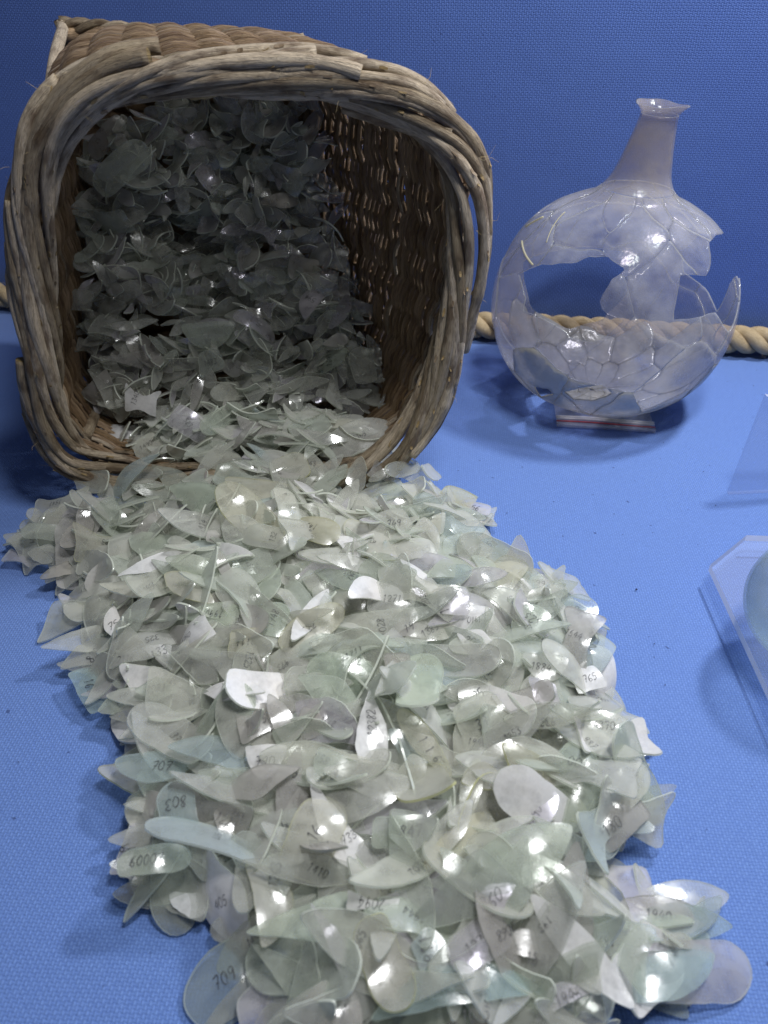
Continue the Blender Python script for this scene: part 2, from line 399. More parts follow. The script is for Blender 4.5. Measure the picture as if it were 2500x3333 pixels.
# pale broken rod ends at the upper rim
for (x1, y1, x2, y2, r1, r2) in [(622, 302, 795, 262, .0040, .0052), (1120, 345, 1468, 440, .0042, .0055)]:
    a_ = at_D(x1, y1, .492); b_ = at_D(x2, y2, .476)
    P = np.array([a_+(b_-a_)*t+RNV*.003*math.sin(t*3) for t in np.linspace(0, 1, 12)])
    V, F, UV = tube(P-ROOT, np.linspace(r1, r2, 12)*(1+.06*RNG.normal(0, 1, 12)), 9)
    link('broken_rod', make_mesh('broken_rod', V, F, [M_STRAW if x1 < 1100 and x1 > 500 else M_ROD], uv=UV), basket)
# body between the rim and the square base
TL = at_D(207, 80, .735); TR = at_D(640, 114, .705); ed = TR-TL; TR = TL+ed*1.75
TR[2] = TL[2]-.010; TR[1] = TL[1]-.035
bx0, bx1 = TL[0], TR[0]
def base_pt(i):
    d = RIM2[i]-rc; hx = .5*np.ptp(RIM2[:, 0]); hz = .5*np.ptp(RIM2[:, 1]); c = d[0]/hx; s = d[1]/hz
    e = 7.0; m = (abs(c)**e+abs(s)**e)**(1/e)+1e-9; u, v = c/m, s/m
    x = .5*(bx0+bx1)+.5*(bx1-bx0)*u; fx = (x-bx0)/(bx1-bx0)
    top = TL[2]*(1-fx)+TR[2]*fx; z = .006+(top-.006)*(.5+.5*v)
    return np.array([x, TL[1]+(TR[1]-TL[1])*fx, z])
BASE3 = np.array([base_pt(i) for i in range(NR)])
cen_b = BASE3.mean(0)
def body(i, t):
    a = RIM3[i]-RNV*.010-RAD3[i]*.002; b = BASE3[i]; out = RAD3[i]
    p = a*(1-t)+b*t+out*.010*math.sin(PI*min(1, t*1.05))
    return p, out
NS = 40
stake_i = [int((q+.5)*NR/NS) for q in range(NS)]
for q, i in enumerate(stake_i):
    P = np.array([body(i, t)[0] for t in np.linspace(-.02, 1.0, 16)]); P[:, 2] = np.maximum(P[:, 2], .0035)
    V, F, UV = tube(P-ROOT, .0021, 6)
    link('stake', make_mesh('stake', V, F, [M_WEAVE], uv=UV), basket)
NWV = 76
for w in range(NWV):
    t0 = (w+.6)/NWV; P = []
    jit = RNG.uniform(-.0012, .0012); ph = RNG.uniform(0, 6)
    idx = np.linspace(0, NR, NS*6, endpoint=False)
    for jx in idx:
        i = int(jx) % NR
        und = math.cos(PI*(jx/NR*NS-.5+(w % 2)))
        tt = t0+(jit+.0010*math.sin(ph+jx*.07))/.24+.0045*math.sin(PI*(jx/NR*NS-.5))
        p, out = body(i, min(1, tt)); P.append(p+out*.0024*und)
    P = np.array(P); P[:, 2] = np.maximum(P[:, 2], .0018)
    V, F, UV = tube(P-ROOT, RNG.uniform(.00150, .00195), 6, closed=True)
    link('weaver', make_mesh('weaver', V, F, [M_ROD if RNG.random() < .12 else M_WEAVE], uv=UV), basket)
# corner posts and woven square base
for (ci, (fx, fz)) in enumerate([(0, 1), (1, 1), (1, 0), (0, 0)]):
    x = bx0 if fx == 0 else bx1; y = TL[1]+(TR[1]-TL[1])*fx; z = (TL[2] if fx == 0 else TR[2]) if fz else .007
    q = np.array([x, y, z]); d2 = (RIM3-q)[:, [0, 2]]; i = int(np.argmin(np.hypot(d2[:, 0], d2[:, 1])))
    P = np.array([body(i, t)[0]*(1-t)+(q+RAD3[i]*.002)*t if t < 1 else q+RAD3[i]*.003 for t in np.linspace(.05, 1, 18)])
    P[:, 2] = np.maximum(P[:, 2], .005)
    V, F, UV = tube(P-ROOT, .0046, 8); link('corner_post', make_mesh('corner_post', V, F, [M_ROD], uv=UV), basket)
for q in range(24):
    fz = (q+.5)/24
    P = []
    for t in np.linspace(0, 1, 60):
        x = bx0+(bx1-bx0)*t; y = TL[1]+(TR[1]-TL[1])*t; top = TL[2]*(1-t)+TR[2]*t
        P.append((x, y+.003*math.cos(PI*(t*9+q)), .006+(top-.006)*fz))
    V, F, UV = tube(np.array(P)-ROOT, .0076, 6); link('base_rod', make_mesh('base_rod', V, F, [M_WEAVE], uv=UV), basket)
for q, (a_, b_) in enumerate([((0, 1), (1, 1)), ((0, 0), (0, 1)), ((1, 0), (1, 1))]):
    for m in range(3):
        P = []
        for t in np.linspace(-.01, 1.01, 40):
            fx = a_[0]+(b_[0]-a_[0])*t; fz = a_[1]+(b_[1]-a_[1])*t
            x = bx0+(bx1-bx0)*fx; y = TL[1]+(TR[1]-TL[1])*fx; top = TL[2]*(1-fx)+TR[2]*fx
            P.append((x+.0035*math.cos(t*26+m*2.1)*(q > 0), y+.0035*math.sin(t*26+m*2.1)-.002, max(.005, .006+(top-.006)*fz+.0035*math.cos(t*26+m*2.1)*(q == 0))))
        V, F, UV = tube(np.array(P)-ROOT, .0030, 7); link('base_edge_rod', make_mesh('base_edge_rod', V, F, [M_ROD], uv=UV), basket)
# flakes of bark peeling off the rods
V = []; F = []
for i in range(230):
    P, R_ = RODS[RNG.integers(0, len(RODS))]; j = int(RNG.integers(6, len(P)-6)); tg_ = P[j+2]-P[j-2]; tg_ /= np.linalg.norm(tg_)
    nn = RNV*RNG.uniform(.2, 1)+RNG.normal(0, .6, 3); nn -= tg_*nn.dot(tg_); nn /= np.linalg.norm(nn); sd_ = np.cross(tg_, nn)
    l = RNG.uniform(.002, .006); w = RNG.uniform(.0004, .0011); c_ = P[j]+nn*R_[j]*1.01; b = len(V)
    for q_, (a_, h_) in enumerate([(-1, 0), (0, .0002), (1, RNG.uniform(.0005, .0016))]):
        for sgn in (-1, 1): V.append(c_+tg_*l*a_*.5+sd_*w*sgn*(1-.35*abs(a_))+nn*h_-ROOT)
        for sgn in (-1, 1): V.append(c_+tg_*l*a_*.5+sd_*w*sgn*(1-.35*abs(a_))+nn*(h_-.0003)-ROOT)
    for q_ in (0, 1):
        o_ = b+4*q_; F += [(o_, o_+1, o_+5, o_+4), (o_+2, o_+6, o_+7, o_+3), (o_, o_+4, o_+6, o_+2), (o_+1, o_+3, o_+7, o_+5)]
tag(link('bark_flake', make_mesh('bark_flake', V, F, [M_STRAW, M_ROD], mi=[0 if (q_//8) % 3 else 1 for q_ in range(len(F))], smooth=False), basket), kind='stuff')
# frayed fibres on the rim
V = []; F = []
for i in range(90):
    p, rv = rim_at(RNG.random()); al = RNG.uniform(-1.4, 1.4)
    p = p+rv*.0135*math.sin(al)+RNV*.0150*math.cos(al)
    d = rv*math.sin(al)+RNV*math.cos(al)*.6+RNG.normal(0, .8, 3); d /= np.linalg.norm(d); l = RNG.uniform(.003, .013)
    q = np.array([p, p+d*l*.5+RNG.normal(0, .0008, 3), p+d*l+RNG.normal(0, .0015, 3)]); q[:, 2] = np.maximum(q[:, 2], .001)
    v, f, _ = tube(q-ROOT, [.00013, .0001, .00005], 3, cap=False); b = len(V); V += list(v); F += [tuple(x+b for x in ff) for ff in f]
tag(link('frayed_fibre', make_mesh('frayed_fibre', V, F, [M_STRAW]), basket), kind='stuff')

# ------------------------------------------------------------------ glass shards
def outline(kind, W, rng):
    """2-D outline of a shard, length 1 along x, width W"""
    t = np.linspace(0, 1, 22)
    if kind == 'leaf':
        u = np.concatenate([t-.5, (t[::-1]-.5)[1:-1]]); a = rng.uniform(.7, 1.1); sh = rng.uniform(.7, 1.4)
        v = np.concatenate([np.sin(PI*t**sh)**a, -np.sin(PI*t[::-1]**sh)[1:-1]**a])*W*.5
        P = np.stack([u, v], 1)
    elif kind == 'crescent':
        bow = rng.uniform(.10, .24); top = bow*np.sin(PI*t); bot = (bow-W)*np.sin(PI*t)**.8
        P = np.concatenate([np.stack([t-.5, top+W*.25], 1), np.stack([t-.5, bot+W*.25], 1)[::-1][1:-1]])
    elif kind == 'half-moon':
        P = np.concatenate([np.array([[-.5, W*.5], [0, W*.52], [.5, W*.5]]), np.stack([.5-t, W*.5-W*np.sin(PI*t)**.6], 1)[1:-1]])
    elif kind == 'oval':
        a = np.linspace(0, 2*PI, 30, endpoint=False); P = np.stack([.5*np.sign(np.cos(a))*abs(np.cos(a))**.85, W*.5*np.sign(np.sin(a))*abs(np.sin(a))**.9], 1)
        P[:, 1] *= 1+.25*P[:, 0]*rng.choice([-1, 1])
    elif kind == 'tongue':
        a = np.linspace(-PI/2, PI/2, 14); P = np.concatenate([np.stack([.5-.28+.28*np.cos(a), W*.5*np.sin(a)], 1), [[-.40, W*.46], [-.5, W*.1], [-.46, -W*.44]]])
    elif kind == 'triangular':
        P = np.array([[-.5, rng.uniform(-.5, -.1)*W], [.5, rng.uniform(-.5, 0)*W], [rng.uniform(-.2, .3), W*.5]])
    elif kind == 'kite-shaped':
        P = np.array([[-.5, rng.uniform(-.1, .15)*W], [rng.uniform(-.2, .1), W*.5], [.5, rng.uniform(-.2, .2)*W], [rng.uniform(-.1, .25), -W*.5]])
    elif kind == 'four-sided':
        P = np.array([[-.5, -.5*W], [-.5+rng.uniform(0, .15), W*rng.uniform(.35, .5)], [.5-rng.uniform(0, .15), W*.5], [.5, -W*rng.uniform(.2, .5)]])
    elif kind == 'flared':
        P = np.array([[-.5, .5*W], [-.15, .14*W], [.12, .10*W], [.5, .45*W], [.42, -.1*W], [.5, -.5*W], [0, -.30*W], [-.45, -.5*W], [-.40, 0]])
    else:
        m = rng.integers(5, 8); a = np.sort(rng.uniform(0, 2*PI, m)); a = np.linspace(0, 2*PI, m, endpoint=False)+rng.uniform(-.35, .35, m)
        r = rng.uniform(.7, 1.05, m); P = np.stack([.5*r*np.cos(a), .5*W*r*np.sin(a)], 1)
    return P
KINDS = ['leaf', 'crescent', 'half-moon', 'oval', 'tongue', 'triangular', 'kite-shaped', 'four-sided', 'flared', 'jagged']

class Tpl: pass
def template(kind, length, width, rng, R=None, cyl=None, th=.0011, noise_amp=1.0):
    T = Tpl(); T.kind = kind; T.L = length; T.W = width
    P = outline(kind, width/length, rng)*length
    P = resample(P, 40)
    if kind in ('triangular', 'kite-shaped', 'four-sided', 'jagged', 'flared'):    # soften straight breaks into shallow shell-like curves
        n = 40; P = .25*np.roll(P, 1, 0)+.5*P+.25*np.roll(P, -1, 0)
    for _ in range(2): P = .22*np.roll(P, 1, 0)+.56*P+.22*np.roll(P, -1, 0)
    am = .00030*noise_amp*(2.0 if kind in ('jagged', 'flared') else 1)
    sd = rng.uniform(0, 99)
    for i in range(len(P)):
        d = noise.noise_vector(Vector((P[i][0]*260, P[i][1]*260, sd))); e = noise.noise_vector(Vector((P[i][0]*90, P[i][1]*90, sd+7)))
        P[i] += am*np.array([d.x, d.y])*1.2+am*2.2*np.array([e.x, e.y])
    area = .5*np.sum(P[:, 0]*np.roll(P[:, 1], -1)-np.roll(P[:, 0], -1)*P[:, 1])
    if area < 0: P = P[::-1]
    step = .0058; I = []
    X, Y = np.meshgrid(np.arange(-length, length, step), np.arange(-length, length, step)); X = X+(np.arange(len(X)) % 2)[:, None]*step*.5
    m = inside(P, X, Y) & (edge_dist(P, X, Y) > .0028)
    I = np.stack([X[m], Y[m]], 1)
    pts = [Vector(p) for p in np.concatenate([P, I])]
    nb = len(P); edges = [(i, (i+1) % nb) for i in range(nb)]
    vc, _, fc, *_ = delaunay_2d_cdt(pts, edges, [], 1, 1e-7)
    XY = np.array([[v.x, v.y] for v in vc]); F = [tuple(f) for f in fc]
    T.R = R or max(.022, length*rng.uniform(.58, 1.15)); T.cyl = cyl if cyl is not None else rng.uniform(.25, 1.0); T.ax = rng.uniform(-.4, .4)
    T.sign = 1
    def zf(x, y):
        c, s = math.cos(T.ax), math.sin(T.ax); u = x*c+y*s; v = -x*s+y*c
        return -(T.R-np.sqrt(np.maximum(T.R**2-(u*u*T.cyl+v*v), (T.R*.25)**2)))
    T.zf = zf
    z = zf(XY[:, 0], XY[:, 1]); zoff = -z.mean(); T.zoff = zoff
    mid = np.column_stack([XY, z+zoff])
    e = 1e-4
    nx_ = -(zf(XY[:, 0]+e, XY[:, 1])-zf(XY[:, 0]-e, XY[:, 1]))/(2*e); ny_ = -(zf(XY[:, 0], XY[:, 1]+e)-zf(XY[:, 0], XY[:, 1]-e))/(2*e)
    Nn = np.column_stack([nx_, ny_, np.ones(len(nx_))]); Nn /= np.linalg.norm(Nn, axis=1)[:, None]
    V = np.concatenate([mid+Nn*th/2, mid-Nn*th/2]); n = len(mid)
    cnt = {}
    for f in F:
        for a, b in zip(f, f[1:]+f[:1]): cnt[(a, b)] = 1
    bd = [(a, b) for (a, b) in cnt if (b, a) not in cnt]
    nx = {a: b for a, b in bd}; a0 = bd[0][0]; loop = [a0]
    while nx.get(loop[-1], a0) != a0 and len(loop) < len(bd)+2: loop.append(nx[loop[-1]])
    m2 = len(loop); V = np.concatenate([V, V[loop], V[[v+n for v in loop]]]); b0_ = 2*n
    bd = [(b0_+i, b0_+(i+1) % m2) for i in range(m2)]
    T.V = V; T.F = [f for f in F]+[tuple(x+n for x in f[::-1]) for f in F]+[(b, a, a+m2, b+m2) for a, b in bd]
    T.mi = [0]*(2*len(F))+[1]*len(bd); T.mid = mid; T.th = th; T.poly = P
    # dense samples for the stacking height map and the visibility count
    X, Y = np.meshgrid(np.arange(-length*.6, length*.6, .0017), np.arange(-length*.6, length*.6, .0017)); m = inside(P, X, Y)
    T.S = np.column_stack([X[m], Y[m], zf(X[m], Y[m])+zoff]); T.me = None
    return T
def tpl_mesh(T):
    if T.me is None:
        T.me = make_mesh('glass_shard', T.V, T.F, [M_SH['clear'], M_EDGE], T.mi)
    return T.me

rt = np.random.default_rng(5)
TPL = []
for i in range(60):
    kd = ['leaf', 'crescent', 'jagged', 'crescent', 'tongue', 'leaf', 'triangular', 'crescent', 'kite-shaped', 'leaf', 'four-sided', 'crescent', 'half-moon'][i % 13] if i % 23 != 11 else 'flared'
    Ln = rt.uniform(.020, .032) if i % 5 == 4 else rt.uniform(.032, .066); ra = {'leaf': (.20, .38), 'crescent': (.17, .30), 'tongue': (.32, .48), 'oval': (.42, .62), 'triangular': (.35, .65), 'kite-shaped': (.34, .56),
        'four-sided': (.4, .7), 'jagged': (.5, .8), 'half-moon': (.35, .55), 'flared': (.5, .8)}[kd]
    if kd in ('oval', 'four-sided', 'jagged'): Ln *= .82
    TPL.append(template(kd, Ln, Ln*rt.uniform(*ra), rt))

TINT_P = (['clear']*48+['green']*30+['yellowish']*4+['smoky']*8+['aqua']*3+['white']*4+['lilac']*4)
class Inst: pass
SH = []
def rot_from(yaw, normal, flip=False):
    """orientation whose local x lies at yaw on the ground and local z follows the normal"""
    n = np.asarray(normal, float); n /= np.linalg.norm(n)
    x = np.array([math.cos(yaw), math.sin(yaw), 0]); x -= n*x.dot(n); x /= np.linalg.norm(x); y = np.cross(n, x)
    M = np.stack([x, y, n], 1)
    if flip: M = M@np.diag([1, -1, -1])
    return M
def add_shard(T, M, pos, tint, where, text=None, tang=0.0, tpos=(0, 0), th=.0058, flip=False, main=False):
    s = Inst(); s.T = T; s.M = M; s.p = np.asarray(pos, float); s.tint = tint; s.where = where; s.text = text; s.tang = tang; s.tpos = tpos; s.th = th; s.flip = flip; s.main = main
    SH.append(s); return s

# height map of the spill
GX0, GY0, GS = -.42, .07, .002; GW, GH = 440, 280
HM = np.zeros((GH, GW)); gxx, gyy = np.meshgrid(GX0+GS*np.arange(GW), GY0+GS*np.arange(GH))
HEAP_PX = [(60, 1800), (75, 1730), (150, 1690), (260, 1700), (330, 1660), (460, 1640), 'm', (1330, 1580), (1480, 1640),
           (1570, 1680), (1565, 1790), (1640, 1810), (1700, 1880), (1830, 1920), (1900, 2020), (1940, 2150), (1990, 2280), (2040, 2400), (2090, 2560), (2110, 2640), (1980, 2760), (1950, 2860),
           (1990, 2930), (2180, 2950), (2290, 3060), (2280, 3170), (2160, 3260), (1990, 3270), (1930, 3420), (1820, 3600), (850, 3600), (770, 3340), (800, 3150), (740, 3060), (640, 2990), (470, 2900), (400, 2830), (470, 2720), (420, 2620), (440, 2500), (450, 2400), (400, 2300),
           (330, 2280), (280, 2160), (340, 2080), (250, 2010), (250, 1920), (170, 1860)]
MOUTH = [(-.158, .455), (-.166, .476), (-.206, .490), (-.224, .525), (-.214, .580), (-.020, .580), (.016, .535), (.004, .497), (-.014, .478), (-.018, .455)]
HEAP = []
for q in HEAP_PX: HEAP += [np.array(m) for m in MOUTH] if q == 'm' else [at_h(*q, .006)[:2]]
HEAP = np.array(HEAP)
ins = inside(HEAP, gxx, gyy); ed_ = edge_dist(HEAP, gxx, gyy)
cap = np.interp(gyy, [.10, .20, .30, .37, .41, .442, .475, .50, .53, .57], [.024, .026, .030, .038, .052, .064, .067, .073, .092, .114])
TGT = np.where(ins, np.where(gyy > .484, np.minimum(cap, .036+.9*ed_), np.minimum(cap, .006+.42*ed_)), 0.0)
# the rim of the basket under the spill
for f in np.linspace(0, 1, 720):
    p, rv = rim_at(f)
    if p[2] < .06:
        r2 = (gxx-p[0])**2+((gyy-p[1])/1.1)**2; m = r2 < .016**2
        HM[m] = np.maximum(HM[m], np.minimum(p[2]+.013, .036)-.0*r2[m])
HM_RIM = HM.copy()
def cells(P): return np.clip(((P[:, 1]-GY0)/GS).astype(int), 0, GH-1), np.clip(((P[:, 0]-GX0)/GS).astype(int), 0, GW-1)
def plane_normal(x, y, rad=.016):
    i = int((y-GY0)/GS); j = int((x-GX0)/GS); r = int(rad/GS)
    i0, i1, j0, j1 = max(0, i-r), min(GH, i+r+1), max(0, j-r), min(GW, j+r+1)
    Z = HM[i0:i1, j0:j1]; gy_, gx_ = np.mgrid[i0:i1, j0:j1]; gx_ = gx_*GS; gy_ = gy_*GS
    A_ = np.column_stack([gx_.ravel(), gy_.ravel(), np.ones(Z.size)]); s, *_ = np.linalg.lstsq(A_, Z.ravel(), rcond=None)
    return np.array([-s[0], -s[1], 1.0])
def settle(T, M, x, y, q=88, soft=.6):
    S = T.S@M.T; S[:, 0] += x; S[:, 1] += y
    ci, cj = cells(S); h = HM[ci, cj]; dz = np.percentile(h-S[:, 2], q)+.0008
    low = S[:, 2].min()+dz
    if low < .0009: dz += .0009-low
    z = S[:, 2]+dz; up = z > h
    HM[ci[up], cj[up]] = h[up]*(1-soft)+z[up]*soft
    return dz
rng = np.random.default_rng(21)
tries = 0; n_out = 0; n_mouth = 0
while n_out < 2100 and tries < 9000:
    tries += 1
    gap = (TGT-HM); cand = np.argwhere(gap > .0025)
    if len(cand) < 40: break
    if n_out > 420: cand = cand[GY0+cand[:, 0]*GS < .480] if n_mouth > 420 else cand
    if len(cand) < 40: break
    pick = cand[rng.integers(0, len(cand), 24)]
    w = gap[pick[:, 0], pick[:, 1]]*(1.0 if rng.random() < .7 else 0)+rng.random(len(pick))*.006
    i, j = pick[np.argmax(w)]; x = GX0+j*GS; y = GY0+i*GS
    T = min((TPL[rng.integers(0, len(TPL))] for _ in range(4)), key=lambda t_: abs(t_.L-np.interp(y, [.12, .22, .45], [.064, .054, .034])+rng.normal(0, .010)))
    n = plane_normal(x, y); n /= np.linalg.norm(n)
    n = n+np.append(rng.normal(0, .36, 2), 0)*min(1, .35+ed_[i, j]/.03)+np.array([0, -.12, 0])
    if rng.random() < .06 and ed_[i, j] > .02: n = n+np.append(rng.normal(0, .8, 2), 0)
    flip = rng.random() < .42
    yaw = rng.uniform(0, 2*PI) if rng.random() < .45 else rng.normal(0, .55)+(PI if rng.random() < .5 else 0)
    M = rot_from(yaw, n, flip)
    if T.L > .8*ed_[i, j]*6+.02 and y < .48 and rng.random() < .92: continue
    dz = settle(T, M, x, y)
    txt = None
    if rng.random() < .62: txt = str(rng.integers(101, 2199))
    add_shard(T, M, (x, y, dz), TINT_P[rng.integers(0, len(TINT_P))], 'out', txt, rng.choice([0, PI, PI/2, -PI/2, .3, PI-.3]), (rng.uniform(-.10, .10)*T.L, 0), rng.uniform(.0030, .0042), flip)
    n_out += 1; n_mouth += y > .480
N_OUT = n_out

# the shards heaped up inside the basket: a steep bank from the mouth to the base
BANK_H = [.030, .058, .075, .105, .145, .185, .225, .262]; BANK_D = [.515, .545, .565, .598, .628, .648, .668, .690]
OPEN_PX = [(195, 800), (210, 620), (265, 480), (400, 380), (620, 312), (850, 305), (1090, 335), (1330, 440), (1440, 590), (1465, 750), (1450, 930), (1400, 1150), (1330, 1330), (1235, 1460), (1090, 1530), (700, 1540), (480, 1525), (300, 1480), (235, 1390), (205, 1180), (185, 980)]
def bank_pt(x, y, back=0.0):
    """where the ray of a view direction meets the bank of shards"""
    r = ray(x, y)
    for t in np.arange(.50, .80, .002):
        P = CAMP+r*t/r[1]
        D = np.interp(P[2], BANK_H, BANK_D)+back+.05*max(0, (P[0]+.06))/.12+.004*math.sin(P[0]*70)+.006*math.sin(P[2]*60+P[0]*40)
        q = ((x-620)/170)**2+((y-760)/120)**2
        D += .035*math.exp(-q)
        if P[1] >= D: return P
    return None
def x_limits(D, z):
    t = np.clip((D-.49)/(.71-.49), 0, 1); xs = [body(i, t)[0] for i in range(0, NR, 6)]
    xs = np.array(xs); m = abs(xs[:, 2]-z) < .035
    if m.sum() < 2: return -.2, -.05
    return xs[m, 0].min()+.012, xs[m, 0].max()-.012
n_in = 0; tries = 0; lay = 0
SMALL = [t_ for t_ in TPL if t_.L < .044]
while n_in < 980 and tries < 6000:
    tries += 1
    x = rng.uniform(180, 1330); y = rng.uniform(310, 1420)
    if not inside(OPEN_PX, np.array([x]), np.array([y]))[0]: continue
    P = bank_pt(x, y, [.0, .012, .026][n_in % 3]+rng.uniform(-.004, .004))
    if P is None or P[1] < .545: continue
    lo, hi = x_limits(P[1], P[2])
    T = SMALL[rng.integers(0, len(SMALL))]
    if P[0] < lo or P[0] > hi: continue
    n = np.array([0, -.75, .60])+rng.normal(0, .60, 3)
    flip = rng.random() < .45
    M = rot_from(rng.uniform(0, 2*PI), n, flip)
    add_shard(T, M, P, ['clear', 'clear', 'smoky', 'clear', 'lilac', 'green', 'clear'][rng.integers(0, 7)], 'in', str(rng.integers(101, 2199)) if rng.random() < .35 else None, rng.choice([0, PI, PI/2, -PI/2]), (0, 0), rng.uniform(.0036, .0050), flip)
    n_in += 1

